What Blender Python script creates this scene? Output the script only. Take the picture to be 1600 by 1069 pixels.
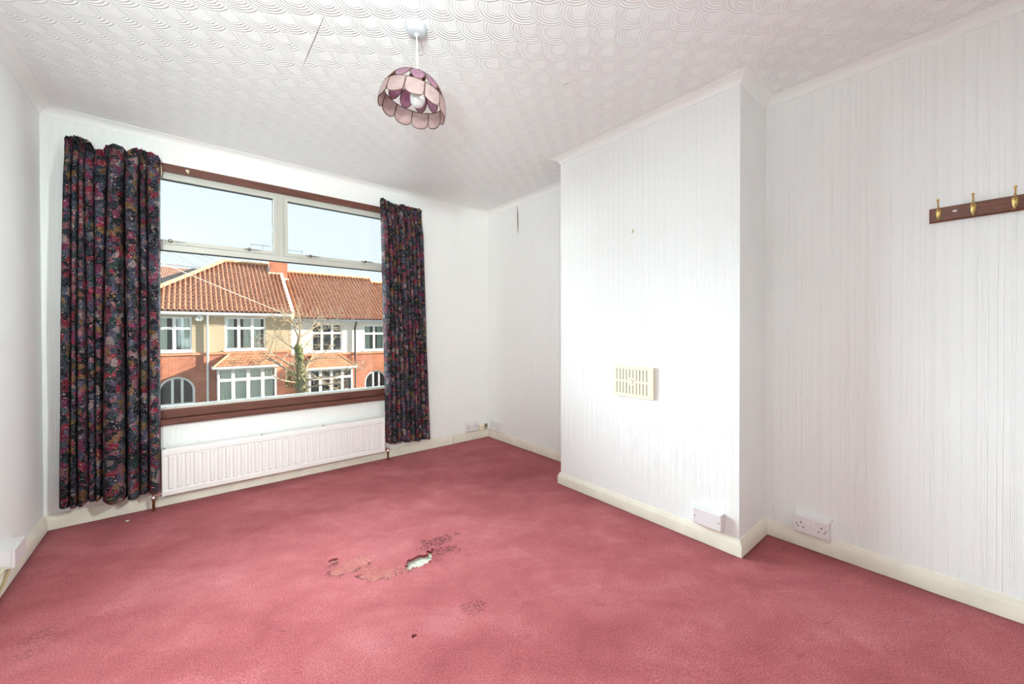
import bpy, math, random
from mathutils import Matrix, Vector

# ------------------------------------------------------------------ clear
for o in list(bpy.data.objects):
    bpy.data.objects.remove(o, do_unlink=True)
scene = bpy.context.scene
COL = scene.collection
PI = math.pi

# ------------------------------------------------------------------ camera
F_PX, YAW, PITCH, ROLL, SHY = 610.1548, 0.6908, -0.0079, -0.0018, -12.2824
CAM = Vector((0.6367, 0.0, 1.1167))
fw = Vector((math.sin(YAW) * math.cos(PITCH), math.cos(YAW) * math.cos(PITCH), math.sin(PITCH)))
r0 = Vector((math.cos(YAW), -math.sin(YAW), 0))
u0 = r0.cross(fw)
rt = r0 * math.cos(ROLL) + u0 * math.sin(ROLL)
up = u0 * math.cos(ROLL) - r0 * math.sin(ROLL)
cd = bpy.data.cameras.new('camera')
cd.sensor_fit = 'HORIZONTAL'
cd.sensor_width = 36.0
cd.lens = F_PX * 36.0 / 1600.0
cd.shift_y = SHY / 1600.0
cd.clip_start = 0.02
cd.clip_end = 300
cam = bpy.data.objects.new('camera', cd)
COL.objects.link(cam)
m3 = Matrix((rt, up, -fw)).transposed()
cam.matrix_world = Matrix.Translation(CAM) @ m3.to_4x4()
scene.camera = cam

# ------------------------------------------------------------------ sky, sun, added fill lamps, exposure
world = bpy.data.worlds.new('World')
scene.world = world
world.use_nodes = True
wn = world.node_tree
bg = wn.nodes['Background']
tcw = wn.nodes.new('ShaderNodeTexCoord')
sepw = wn.nodes.new('ShaderNodeSeparateXYZ')
rampw = wn.nodes.new('ShaderNodeValToRGB')
wn.links.new(tcw.outputs['Generated'], sepw.inputs[0])
wn.links.new(sepw.outputs[2], rampw.inputs[0])
rampw.color_ramp.elements[0].position = 0.0
rampw.color_ramp.elements[0].color = (0.92, 0.98, 1.0, 1)
rampw.color_ramp.elements[1].position = 0.7
rampw.color_ramp.elements[1].color = (0.68, 0.87, 1.0, 1)
wn.links.new(rampw.outputs[0], bg.inputs[0])
SKY = 1.04
bg.inputs[1].default_value = SKY

SUN_DIR = Vector((0.897, -0.299, 0.326)).normalized()      # towards the sun
sd = bpy.data.lights.new('sun', 'SUN')
sd.energy = 15.0
sd.color = (1.0, 0.90, 0.76)
sd.angle = math.radians(0.55)
sun = bpy.data.objects.new('sun', sd)
COL.objects.link(sun)
sun.rotation_euler = SUN_DIR.to_track_quat('Z', 'Y').to_euler()

# added broad soft sun lamp, boosting the sky's light through the window
gd = bpy.data.lights.new('window_fill', 'SUN')
gd.energy = 45.0
gd.color = (0.80, 0.97, 1.0)
gd.angle = math.radians(84)
gl_ = bpy.data.objects.new('window_fill', gd)
COL.objects.link(gl_)
gl_.rotation_euler = Vector((-0.12, 1.0, 0.30)).to_track_quat('Z', 'Y').to_euler()

# added fill spot by the left wall, out of frame, bounced off the ceiling
fd = bpy.data.lights.new('bounce_fill', 'SPOT')
fd.energy = 128.0
fd.color = (0.84, 1.0, 0.99)
fd.spot_size = math.radians(140)
fd.spot_blend = 1.0
fd.shadow_soft_size = 0.06
fl = bpy.data.objects.new('bounce_fill', fd)
COL.objects.link(fl)
fl.location = (0.30, 0.10, 1.35)
fl.rotation_euler = Vector((-0.15, -0.55, -1.0)).to_track_quat('Z', 'Y').to_euler()

# unseen second fill spot, added to brighten the window end of the room
hd_ = bpy.data.lights.new('far_wall_fill', 'SPOT')
hd_.energy = 265.0
hd_.color = (0.90, 0.97, 0.92)
hd_.spot_size = math.radians(60)
hd_.spot_blend = 0.75
hd_.shadow_soft_size = 0.10
hl = bpy.data.objects.new('far_wall_fill', hd_)
COL.objects.link(hl)
hl.location = (0.10, -0.55, 1.70)
hl.rotation_euler = (Vector((0.10, -0.55, 1.70)) - Vector((1.75, 3.36, 1.45))).to_track_quat('Z', 'Y').to_euler()

# third added fill spot, high at the rear right, lifts the dark left wall
kd = bpy.data.lights.new('left_wall_fill', 'SPOT')
kd.energy = 310.0
kd.color = (0.88, 1.0, 0.98)
kd.spot_size = math.radians(50)
kd.spot_blend = 0.9
kd.shadow_soft_size = 0.03
kl = bpy.data.objects.new('left_wall_fill', kd)
COL.objects.link(kl)
kl.location = (2.40, -0.70, 2.33)
kl.rotation_euler = (Vector((2.40, -0.70, 2.33)) - Vector((0.10, 2.55, 0.75))).to_track_quat('Z', 'Y').to_euler()

scene.view_settings.view_transform = 'Standard'
scene.view_settings.look = 'None'
scene.view_settings.gamma = 1.0
scene.view_settings.use_curve_mapping = False
scene.view_settings.exposure = 0.09
scene.cycles.max_bounces = 18
scene.cycles.diffuse_bounces = 14
scene.cycles.transparent_max_bounces = 16

# ------------------------------------------------------------------ room numbers (metres)
R, D, B, YC, YD = 3.0894, 3.3629, 2.7335, 1.9753, 0.7708
H, ZC, REAR = 2.37, 2.33, -1.0
EYE = CAM.z


def px(x, y, ax, val):
    """point where the photograph's pixel (x, y) meets the plane ax = val"""
    d = fw + rt * ((x - 800) / F_PX) - up * ((y - 534.5 - SHY) / F_PX)
    i = 'xyz'.index(ax)
    return CAM + d * ((val - CAM[i]) / d[i])


# ------------------------------------------------------------------ mesh helpers
class MB:
    def __init__(self):
        self.v = []
        self.f = []

    def add(self, vs, fs):
        n = len(self.v)
        self.v += [tuple(v) for v in vs]
        self.f += [tuple(n + i for i in f) for f in fs]
        return self

    def box(self, x0, x1, y0, y1, z0, z1):
        x0, x1 = min(x0, x1), max(x0, x1)
        y0, y1 = min(y0, y1), max(y0, y1)
        z0, z1 = min(z0, z1), max(z0, z1)
        return self.add([(x0, y0, z0), (x1, y0, z0), (x1, y1, z0), (x0, y1, z0),
                         (x0, y0, z1), (x1, y0, z1), (x1, y1, z1), (x0, y1, z1)],
                        [(0, 3, 2, 1), (4, 5, 6, 7), (0, 1, 5, 4), (1, 2, 6, 5), (2, 3, 7, 6), (3, 0, 4, 7)])

    def cbox(self, x0, x1, y0, y1, z0, z1, c, ax='y', side=-1):
        """box with the edges of one face (towards ax*side) chamfered by c"""
        lo = [x0, y0, z0]
        hi = [x1, y1, z1]
        a = 'xyz'.index(ax)
        b, d = [i for i in range(3) if i != a]
        far, near = (hi[a], lo[a]) if side < 0 else (lo[a], hi[a])
        s = side
        loops = [(far, 0), (near - s * c, 0), (near, c)]
        vs = []
        for pos, ins in loops:
            for (i, j) in ((0, 0), (1, 0), (1, 1), (0, 1)):
                p = [0, 0, 0]
                p[a] = pos
                p[b] = (hi[b] - ins) if i else (lo[b] + ins)
                p[d] = (hi[d] - ins) if j else (lo[d] + ins)
                vs.append(p)
        fs = [(3, 2, 1, 0), (8, 9, 10, 11)]
        for k in range(2):
            for i in range(4):
                j = (i + 1) % 4
                fs.append((4 * k + i, 4 * k + j, 4 * k + 4 + j, 4 * k + 4 + i))
        return self.add(vs, fs)

    def tube(self, pts, rad, n=8, caps=True):
        pts = [Vector(p) for p in pts]
        rads = rad if isinstance(rad, (list, tuple)) else [rad] * len(pts)
        vs = []
        prev = None
        for i, p in enumerate(pts):
            t = (pts[min(i + 1, len(pts) - 1)] - pts[max(i - 1, 0)]).normalized()
            if prev is None:
                a = Vector((0, 0, 1)) if abs(t.z) < .9 else Vector((1, 0, 0))
                s = t.cross(a).normalized()
            else:
                s = (prev - t * prev.dot(t)).normalized()
            prev = s
            w = t.cross(s)
            for k in range(n):
                an = 2 * PI * k / n
                vs.append(p + (s * math.cos(an) + w * math.sin(an)) * rads[i])
        fs = []
        for i in range(len(pts) - 1):
            for k in range(n):
                k2 = (k + 1) % n
                fs.append((i * n + k, i * n + k2, (i + 1) * n + k2, (i + 1) * n + k))
        if caps:
            fs.append(tuple(range(n - 1, -1, -1)))
            fs.append(tuple((len(pts) - 1) * n + k for k in range(n)))
        return self.add(vs, fs)

    def lathe(self, prof, c, n=24, axis=None):
        """prof: list of (radius, height) about c along axis (default z)"""
        ax = Vector(axis or (0, 0, 1)).normalized()
        a = Vector((1, 0, 0)) if abs(ax.x) < .9 else Vector((0, 1, 0))
        s = ax.cross(a).normalized()
        w = ax.cross(s)
        c = Vector(c)
        vs = []
        for (r, h) in prof:
            for k in range(n):
                an = 2 * PI * k / n
                vs.append(c + ax * h + (s * math.cos(an) + w * math.sin(an)) * max(r, 1e-5))
        fs = []
        for i in range(len(prof) - 1):
            for k in range(n):
                k2 = (k + 1) % n
                fs.append((i * n + k, i * n + k2, (i + 1) * n + k2, (i + 1) * n + k))
        fs.append(tuple(range(n - 1, -1, -1)))
        fs.append(tuple((len(prof) - 1) * n + k for k in range(n)))
        return self.add(vs, fs)

    def prism(self, poly, ax, a0, a1):
        """extrude a 2D polygon (list of (p, q)) along axis ax from a0 to a1"""
        a = 'xyz'.index(ax)
        b, d = [i for i in range(3) if i != a]
        vs = []
        for pos in (a0, a1):
            for (p, q) in poly:
                w = [0, 0, 0]
                w[a] = pos
                w[b] = p
                w[d] = q
                vs.append(w)
        n = len(poly)
        fs = [tuple(range(n)), tuple(range(2 * n - 1, n - 1, -1))]
        for i in range(n):
            j = (i + 1) % n
            fs.append((i, i + n, j + n, j))
        return self.add(vs, fs)

    def build(self, name, m, parent=None, smooth=False, origin=None):
        o = Vector(origin) if origin is not None else Vector((0, 0, 0))
        base = o.copy()
        p = parent
        while p is not None:
            base += p.location
            p = p.parent
        me = bpy.data.meshes.new(name)
        me.from_pydata([(v[0] - base.x, v[1] - base.y, v[2] - base.z) for v in self.v], [], self.f)
        if smooth:
            me.polygons.foreach_set('use_smooth', [True] * len(me.polygons))
            try:
                me.set_sharp_from_angle(angle=math.radians(smooth if smooth is not True else 50))
            except Exception:
                pass
        me.materials.append(m)
        import bmesh
        bm = bmesh.new()
        bm.from_mesh(me)
        bmesh.ops.recalc_face_normals(bm, faces=bm.faces)
        bm.to_mesh(me)
        bm.free()
        me.update()
        ob = bpy.data.objects.new(name, me)
        COL.objects.link(ob)
        ob.location = o
        if parent is not None:
            ob.parent = parent
        return ob


def tag(o, label, cat, group=None):
    o['label'] = label
    o['category'] = cat
    if group:
        o['group'] = group
    return o


def thing(name, label, cat, loc, group=None):
    o = bpy.data.objects.new(name, None)
    o.empty_display_size = 0.05
    COL.objects.link(o)
    o.location = loc
    return tag(o, label, cat, group)


def struct(o, label=None):
    o['kind'] = 'structure'
    if label:
        o['label'] = label
    return o


# ------------------------------------------------------------------ node helpers
class X:
    """a shader value with arithmetic"""
    def __init__(s, nt, sock):
        s.nt, s.s = nt, sock

    def op(s, kind, *args):
        n = s.nt.nodes.new('ShaderNodeMath')
        n.operation = kind
        for i, a in enumerate((s,) + args):
            if isinstance(a, X):
                s.nt.links.new(a.s, n.inputs[i])
            else:
                n.inputs[i].default_value = float(a)
        return X(s.nt, n.outputs[0])

    def __add__(s, o): return s.op('ADD', o)
    def __sub__(s, o): return s.op('SUBTRACT', o)
    def __mul__(s, o): return s.op('MULTIPLY', o)
    def __truediv__(s, o): return s.op('DIVIDE', o)
    def lt(s, o): return s.op('LESS_THAN', o)
    def gt(s, o): return s.op('GREATER_THAN', o)
    def clamp(s):
        r = s.op('ADD', 0.0)
        r.s.node.use_clamp = True
        return r

    def sel(s, a, b):
        """s is 0/1: s ? a : b"""
        return b + s * (a - b)

    def ramp(s, stops, interp='LINEAR'):
        n = s.nt.nodes.new('ShaderNodeValToRGB')
        cr = n.color_ramp
        cr.interpolation = interp
        stops = sorted(stops, key=lambda t: t[0])
        while len(cr.elements) > 1:
            cr.elements.remove(cr.elements[-1])
        first = True
        for p, c in stops:
            if isinstance(c, (int, float)):
                c = (c, c, c)
            if first:
                e = cr.elements[0]
                e.position = p
                first = False
            else:
                e = cr.elements.new(p)
            e.color = (c[0], c[1], c[2], 1)
        s.nt.links.new(s.s, n.inputs[0])
        return X(s.nt, n.outputs[0])


class Mat:
    def __init__(s, name, col=(.8, .8, .8), rough=.6, metal=0.0, spec=.5):
        s.m = bpy.data.materials.new(name)
        s.m.use_nodes = True
        s.nt = s.m.node_tree
        s.b = s.nt.nodes['Principled BSDF']
        s.b.inputs['Base Color'].default_value = (*col, 1)
        s.b.inputs['Roughness'].default_value = rough
        s.b.inputs['Metallic'].default_value = metal
        s.b.inputs['Specular IOR Level'].default_value = spec
        s._pos = None

    def new(s, t): return s.nt.nodes.new(t)
    def link(s, a, b): s.nt.links.new(a.s if isinstance(a, X) else a, b)

    def pos(s):
        if s._pos is None:
            g = s.new('ShaderNodeNewGeometry')
            s._posv = g.outputs['Position']
            sp = s.new('ShaderNodeSeparateXYZ')
            s.nt.links.new(s._posv, sp.inputs[0])
            s._pos = [X(s.nt, sp.outputs[i]) for i in range(3)]
        return s._pos

    def vec(s, x, y, z):
        c = s.new('ShaderNodeCombineXYZ')
        for i, a in enumerate((x, y, z)):
            if isinstance(a, X):
                s.nt.links.new(a.s, c.inputs[i])
            else:
                c.inputs[i].default_value = a
        return c.outputs[0]

    def noise(s, scale, detail=2.0, rough=.5, vec=None, dist=0.0, out=0):
        s.pos()
        n = s.new('ShaderNodeTexNoise')
        n.inputs['Scale'].default_value = scale
        n.inputs['Detail'].default_value = detail
        n.inputs['Roughness'].default_value = rough
        n.inputs['Distortion'].default_value = dist
        s.nt.links.new(vec if vec is not None else s._posv, n.inputs['Vector'])
        return X(s.nt, n.outputs[out])

    def mix(s, fac, a, b, mode='MIX'):
        n = s.new('ShaderNodeMix')
        n.data_type = 'RGBA'
        n.blend_type = mode
        for sock, v in ((n.inputs[0], fac), (n.inputs[6], a), (n.inputs[7], b)):
            if isinstance(v, X):
                s.nt.links.new(v.s, sock)
            elif isinstance(v, (int, float)):
                sock.default_value = v
            else:
                sock.default_value = (v[0], v[1], v[2], 1)
        return X(s.nt, n.outputs[2])

    def color(s, x):
        s.nt.links.new(x.s, s.b.inputs['Base Color'])
        return s

    def bump(s, h, dist=.001, strength=1.0):
        n = s.new('ShaderNodeBump')
        n.inputs['Distance'].default_value = dist
        n.inputs['Strength'].default_value = strength
        s.nt.links.new(h.s, n.inputs['Height'])
        s.nt.links.new(n.outputs[0], s.b.inputs['Normal'])
        return s

    def attr(s, name, vector=False):
        n = s.new('ShaderNodeAttribute')
        n.attribute_name = name
        return X(s.nt, n.outputs['Fac' if not vector else 'Vector'])


def plain(name, col, rough=.6, metal=0.0, noise=0.0, nscale=8.0, bump=0.0, bscale=60.0):
    M = Mat(name, col, rough, metal)
    if noise:
        n = M.noise(nscale, 4, .6)
        dark = tuple(c * (1 - noise) for c in col)
        lite = tuple(min(1, c * (1 + noise * .5)) for c in col)
        M.color(n.ramp([(.3, dark), (.7, lite)]))
    if bump:
        M.bump(M.noise(bscale, 3), bump)
    return M.m


# ------------------------------------------------------------------ materials
def wallpaper():
    M = Mat('striped_embossed_wallpaper', (.80, .79, .765), .75, spec=.25)
    x, y, z = M.pos()
    u = (x + y) / .212
    v = u.op('FRACT')
    lines = [(.02, .008, 1), (.055, .007, .8), (.10, .010, .9), (.19, .007, .7), (.213, .007, 1), (.236, .007, .7),
             (.35, .012, 1), (.43, .007, .8), (.53, .009, 1), (.565, .007, .7)]
    lines2 = [(.05, .007, .8), (.12, .010, 1), (.145, .007, .6), (.29, .008, .9), (.31, .008, 1), (.47, .012, .9),
              (.66, .007, .8), (.685, .007, 1), (.71, .007, .8), (.87, .010, 1)]
    st = []
    for p, w, h in lines:
        st += [(p - w, 0), (p, h), (p + w, 0)]
    a = v.ramp(st[:30])
    st = []
    for p, w, h in lines2:
        st += [(p - w, 0), (p, h), (p + w, 0)]
    b = (v + .45).op('FRACT').ramp(st[:30])
    rib = a.op('MAXIMUM', b)
    vec = M.vec((x + y) * 3.0, z * .6, 0.0)
    grain = M.noise(60, 3, .6, vec)
    fleck = M.noise(190, 2, .5)
    h = rib * 1.0 + grain * .35 + fleck * .25
    M.bump(h, .0020, .55)
    big = M.noise(1.6, 3, .55)
    base = big.ramp([(.3, (.855, .875, .865)), (.7, (.88, .90, .892))])
    c = M.mix(rib * .30, base, (.94, .94, .925))
    # old soot smudges low on the chimney breast
    dx = (y - 1.28) / .42
    dz = (z - .45) / .40
    r2 = dx * dx + dz * dz
    near = (x.gt(B - .02)) * (x.lt(B + .02))
    msk = ((r2 * -1.0 + 1.0).clamp()) * near
    st2 = M.noise(9, 4, .65, M.vec((x + y) * 2.2, z * .7, 0.0)).ramp([(.45, 0), (.75, 1)])
    c = M.mix(msk * st2 * .22, c, (.50, .50, .50))
    M.color(c)
    return M.m


def ceiling_paper():
    M = Mat('fan_embossed_ceiling_paper', (.80, .79, .77), .8, spec=.2)
    x, y, z = M.pos()
    p, q, r = .176, .0645, .088
    Y = (y - (1.295 - r)) / q
    Xn = (x - 1.563) / p
    j0 = (Y - r / q).op('CEIL')
    rho = []
    for k in range(3):
        j = j0 + float(k)
        dy = (Y - j) * q
        par = j.op('FLOORED_MODULO', 2.0)
        dx = ((Xn - par * .5 + .5).op('FRACT') - .5) * p
        rho.append((dx * dx + dy * dy).op('SQRT'))
    v = rho[0].lt(r).sel(rho[0], rho[1].lt(r).sel(rho[1], rho[2]))
    wave = (v * (2 * PI / .0125)).op('SINE')
    msk = ((v - .026) / .010).clamp()
    M.bump(wave * msk * .5 + M.noise(120, 2) * .15, .0032, .75)
    M.color(M.noise(1.3, 3).ramp([(.3, (.842, .878, .872)), (.7, (.868, .90, .897))]))
    return M.m


def carpet_mat():
    M = Mat('worn_pink_carpet', (.5, .17, .19), .95, spec=.1)
    M.b.inputs['Sheen Weight'].default_value = .10
    M.b.inputs['Sheen Roughness'].default_value = .5
    M.b.inputs['Sheen Tint'].default_value = (1, .8, .82, 1)
    x, y, z = M.pos()
    a = x * .83 - y * .56
    b = x * .56 + y * .83
    sweep = M.noise(1.7, 5, .62, M.vec(a * 1.0, b * 2.6, 0.0), .6)
    blot = M.noise(5.0, 5, .65, None, .4)
    grain = M.noise(210, 3, .7)
    tuft = M.noise(120, 3, .6)
    t = sweep * .55 + blot * .45
    c = t.ramp([(.30, (.290, .060, .068)), (.50, (.390, .098, .107)), (.72, (.490, .158, .168))])
    g = grain.ramp([(.30, .45), (.5, 1.0), (.70, 1.55)])
    c = M.mix(1.0, c, g, 'MULTIPLY')
    # small dark crush marks
    cm = M.noise(26, 3, .6, M.vec(a * .5, b * 1.6, 0.0), .5).ramp([(.66, 0), (.76, 1)])
    c = M.mix(cm * .40, c, (.14, .03, .04))
    worn = M.attr('worn')
    wn_ = M.noise(22, 3, .6).ramp([(.35, .15), (.7, .62)])
    tan = M.noise(40, 4, .6).ramp([(.35, (.40, .17, .11)), (.65, (.48, .23, .17))])
    c = M.mix(worn * wn_, c, tan)
    pit_and_shade = M.attr('pit_and_shade')
    pn = M.noise(85, 2, .5).ramp([(.46, 0), (.56, 1)])
    c = M.mix(pit_and_shade * pn * .85, c, (.10, .02, .025))
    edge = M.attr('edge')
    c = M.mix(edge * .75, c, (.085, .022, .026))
    M.color(c)
    M.bump(grain * .6 + tuft * .7 - pit_and_shade * pn * 1.4, .004, .55)
    return M.m


def curtain_mat():
    M = Mat('dark_floral_cotton', (.1, .1, .1), .85, spec=.2)
    uvn = M.new('ShaderNodeUVMap')
    uvn.uv_map = 'cloth'
    uv = uvn.outputs[0]
    wob = M.new('ShaderNodeTexNoise')
    wob.inputs['Scale'].default_value = 16
    wob.inputs['Detail'].default_value = 2
    M.nt.links.new(uv, wob.inputs['Vector'])
    add = M.new('ShaderNodeVectorMath')
    add.operation = 'MULTIPLY_ADD'
    M.nt.links.new(wob.outputs['Color'], add.inputs[0])
    add.inputs[1].default_value = (.045, .045, 0)
    M.nt.links.new(uv, add.inputs[2])
    wuv = add.outputs[0]

    def vor(scale, feat='F1', vec=wuv):
        n = M.new('ShaderNodeTexVoronoi')
        n.feature = feat
        n.inputs['Scale'].default_value = scale
        M.nt.links.new(vec, n.inputs['Vector'])
        return n

    def chan(sock, i):
        s = M.new('ShaderNodeSeparateColor')
        M.nt.links.new(sock, s.inputs[0])
        return X(M.nt, s.outputs[i])

    pal1 = [(.0, (.010, .012, .020)), (.16, (.032, .052, .080)), (.27, (.30, .022, .045)), (.36, (.020, .055, .045)),
            (.44, (.10, .085, .15)), (.53, (.012, .012, .018)), (.64, (.34, .13, .15)), (.70, (.26, .14, .045)),
            (.77, (.075, .098, .135)), (.86, (.22, .03, .09)), (.95, (.40, .30, .29))]
    v1 = vor(30)
    c1 = chan(v1.outputs['Color'], 0).ramp(pal1, 'CONSTANT')
    rings = (X(M.nt, v1.outputs['Distance']) * 34.0 + chan(v1.outputs['Color'], 1) * 6.0).op('SINE')
    ringm = rings.ramp([(.15, 0), (.55, 1)])
    c = M.mix(ringm * .75, c1, (.012, .014, .022))
    v2 = vor(74)
    c2 = chan(v2.outputs['Color'], 1).ramp([(.0, (.02, .02, .03)), (.2, (.42, .03, .07)), (.36, (.32, .26, .30)),
                                            (.48, (.03, .10, .07)), (.6, (.06, .08, .14)), (.72, (.50, .26, .24)),
                                            (.82, (.32, .20, .06)), (.9, (.015, .015, .02))], 'CONSTANT')
    dot = X(M.nt, v2.outputs['Distance']).ramp([(.30, 1), (.42, 0)])
    keep = chan(v2.outputs['Color'], 2).gt(.42)
    c = M.mix(dot * keep, c, c2)
    v3 = vor(64, 'DISTANCE_TO_EDGE')
    edge = X(M.nt, v3.outputs['Distance']).ramp([(.0, 1), (.055, 0)])
    fine = M.noise(60, 2, .5, wuv).ramp([(.45, 0), (.55, 1)])
    c = M.mix(edge * fine * .55, c, (.42, .38, .40))
    v4 = vor(170)
    speck = X(M.nt, v4.outputs['Distance']).ramp([(.16, 1), (.26, 0)])
    k4 = chan(v4.outputs['Color'], 0).gt(.80)
    c = M.mix(speck * k4 * .9, c, (.55, .48, .46))
    shade = M.noise(7, 3, .6, uv).ramp([(.3, .34), (.65, .82)])
    c = M.mix(1.0, c, shade, 'MULTIPLY')
    M.color(c)
    M.bump(M.noise(900, 1, .5, uv), .0005, .3)
    return M.m


def wood(name, dark, lite, rough=.35, axis='x', scale=14):
    M = Mat(name, dark, rough)
    x, y, z = M.pos()
    if axis == 'x':
        v = M.vec(x * .12, y, z)
    else:
        v = M.vec(x, y * .12, z)
    n = M.noise(scale * 3, 5, .62, v, 1.2)
    M.color(n.ramp([(.30, dark), (.70, lite)]))
    M.bump(n, .0006, .3)
    return M.m


def brick_mat(name, c1, c2, mortar):
    M = Mat(name, c1, .9)
    x, y, z = M.pos()
    n = M.new('ShaderNodeTexBrick')
    M.nt.links.new(M.vec(x + y, z, 0.0), n.inputs['Vector'])
    n.inputs['Scale'].default_value = 1.0
    n.inputs['Brick Width'].default_value = .225
    n.inputs['Row Height'].default_value = .075
    n.inputs['Mortar Size'].default_value = .006
    n.inputs['Color1'].default_value = (*c1, 1)
    n.inputs['Color2'].default_value = (*c2, 1)
    n.inputs['Mortar'].default_value = (*mortar, 1)
    nn = M.noise(2.2, 5, .6).ramp([(.3, .72), (.7, 1.18)])
    M.color(M.mix(1.0, X(M.nt, n.outputs[0]), nn, 'MULTIPLY'))
    return M.m


def tile_mat(name, cols, rowh=None):
    M = Mat(name, cols[0], .85)
    x, y, z = M.pos()
    n = M.noise(3.2, 6, .75)
    f = M.noise(24, 3, .6)
    c = (n * .6 + f * .4).ramp([(.30, cols[0]), (.50, cols[1]), (.70, cols[2])])
    if rowh:
        b = M.new('ShaderNodeTexBrick')
        M.nt.links.new(M.vec(x, z, 0.0), b.inputs['Vector'])
        b.inputs['Scale'].default_value = 1.0
        b.inputs['Brick Width'].default_value = .17
        b.inputs['Row Height'].default_value = rowh
        b.inputs['Mortar Size'].default_value = rowh * .10
        b.inputs['Color1'].default_value = (1, 1, 1, 1)
        b.inputs['Color2'].default_value = (.8, .8, .8, 1)
        b.inputs['Mortar'].default_value = (.35, .3, .3, 1)
        c = M.mix(1.0, c, X(M.nt, b.outputs[0]), 'MULTIPLY')
    M.color(c)
    return M.m


def glass_mat(name, tint=(.97, .985, .98), refl=.06):
    M = Mat(name)
    nt = M.nt
    nt.nodes.remove(M.b)
    tr = M.new('ShaderNodeBsdfTransparent')
    tr.inputs[0].default_value = (*tint, 1)
    gl = M.new('ShaderNodeBsdfGlossy')
    gl.inputs['Roughness'].default_value = .02
    fr = M.new('ShaderNodeFresnel')
    fr.inputs[0].default_value = 1.45
    mx = M.new('ShaderNodeMixShader')
    nt.links.new(fr.outputs[0], mx.inputs[0])
    nt.links.new(tr.outputs[0], mx.inputs[1])
    nt.links.new(gl.outputs[0], mx.inputs[2])
    nt.links.new(mx.outputs[0], nt.nodes['Material Output'].inputs[0])
    return M.m


def shell_mat(name, c0, c1):
    M = Mat(name, c0, .35)
    nt = M.nt
    n = M.noise(42, 4, .6, None, .8)
    col = n.ramp([(.32, c0), (.68, c1)])
    M.color(col)
    tl = M.new('ShaderNodeBsdfTranslucent')
    M.link(col, tl.inputs[0])
    mx = M.new('ShaderNodeMixShader')
    mx.inputs[0].default_value = .55
    nt.links.new(M.b.outputs[0], mx.inputs[1])
    nt.links.new(tl.outputs[0], mx.inputs[2])
    nt.links.new(mx.outputs[0], nt.nodes['Material Output'].inputs[0])
    return M.m


MT = {}
MT['paper'] = wallpaper()
MT['ceil'] = ceiling_paper()
MT['carpet'] = carpet_mat()
MT['curtain'] = curtain_mat()
MT['underlay'] = plain('pale_underlay', (.54, .52, .44), .95, noise=.25, nscale=60, bump=.001, bscale=200)
MT['cream_gloss'] = plain('cream_gloss_paint', (.80, .755, .64), .35, noise=.10, nscale=7)
MT['white_paint'] = plain('white_cove_paint', (.865, .888, .876), .6)
MT['white_gloss'] = plain('white_radiator_enamel', (.83, .82, .81), .3)
MT['alu'] = plain('off_white_coated_aluminium', (.56, .565, .51), .4)
MT['gasket'] = plain('black_rubber_gasket', (.03, .04, .045), .7)
MT['glass'] = glass_mat('window_glass')
MT['brown_wood'] = wood('brown_stained_timber', (.095, .030, .020), (.17, .060, .040), .38, 'x')
MT['mahogany'] = wood('mahogany_varnish', (.075, .014, .005), (.21, .050, .014), .28, 'y', 18)
MT['brass'] = plain('polished_brass', (.72, .52, .20), .28, 1.0, noise=.35, nscale=300)
MT['steel'] = plain('dull_grey_metal', (.22, .21, .19), .4, .8)
MT['chrome'] = plain('chrome', (.75, .72, .70), .2, 1.0)
MT['copper'] = plain('tarnished_copper_pipe', (.20, .075, .035), .4, .7, noise=.3, nscale=40)
MT['plastic'] = plain('white_socket_plastic', (.78, .76, .77), .35)
MT['cream_plastic'] = plain('cream_vent_plastic', (.85, .80, .64), .4)
MT['slot'] = plain('dark_slot', (.02, .02, .02), .8)
MT['vent_back'] = plain('grey_vent_shutter', (.42, .40, .31), .7)
MT['cord'] = plain('cream_flex', (.72, .66, .48), .5)
MT['flex'] = plain('white_pendant_flex', (.78, .76, .68), .5)
MT['old_cable'] = plain('yellowed_cable', (.48, .36, .20), .6)
MT['rose'] = plain('white_rose_plastic', (.50, .52, .56), .4)
MT['bulb'] = plain('opal_glass_bulb', (.80, .84, .84), .25)
MT['shell_rim'] = plain('dark_brass_wire', (.10, .055, .035), .5, .5)
MT['shell_pale'] = shell_mat('pale_pink_shell', (.50, .355, .355), (.62, .48, .475))
MT['shell_pink'] = shell_mat('mauve_pink_shell', (.42, .20, .31), (.56, .34, .45))
MT['tear'] = plain('torn_paper_gap', (.16, .12, .09), .95)


# ------------------------------------------------------------------ room shell
def wall_with_holes(mb, x0, x1, z0, z1, holes, y0, y1):
    xs = sorted({x0, x1, *[h[0] for h in holes], *[h[1] for h in holes]})
    zs = sorted({z0, z1, *[h[2] for h in holes], *[h[3] for h in holes]})
    xs = [v for v in xs if x0 <= v <= x1]
    zs = [v for v in zs if z0 <= v <= z1]
    for i in range(len(xs) - 1):
        run = None
        for j in range(len(zs) - 1):
            cx, cz = (xs[i] + xs[i + 1]) / 2, (zs[j] + zs[j + 1]) / 2
            hole = any(h[0] < cx < h[1] and h[2] < cz < h[3] for h in holes)
            if not hole:
                if run is None:
                    run = zs[j]
                if j == len(zs) - 2:
                    mb.box(xs[i], xs[i + 1], y0, y1, run, zs[j + 1])
            elif run is not None:
                mb.box(xs[i], xs[i + 1], y0, y1, run, zs[j])
                run = None
    return mb


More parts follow.
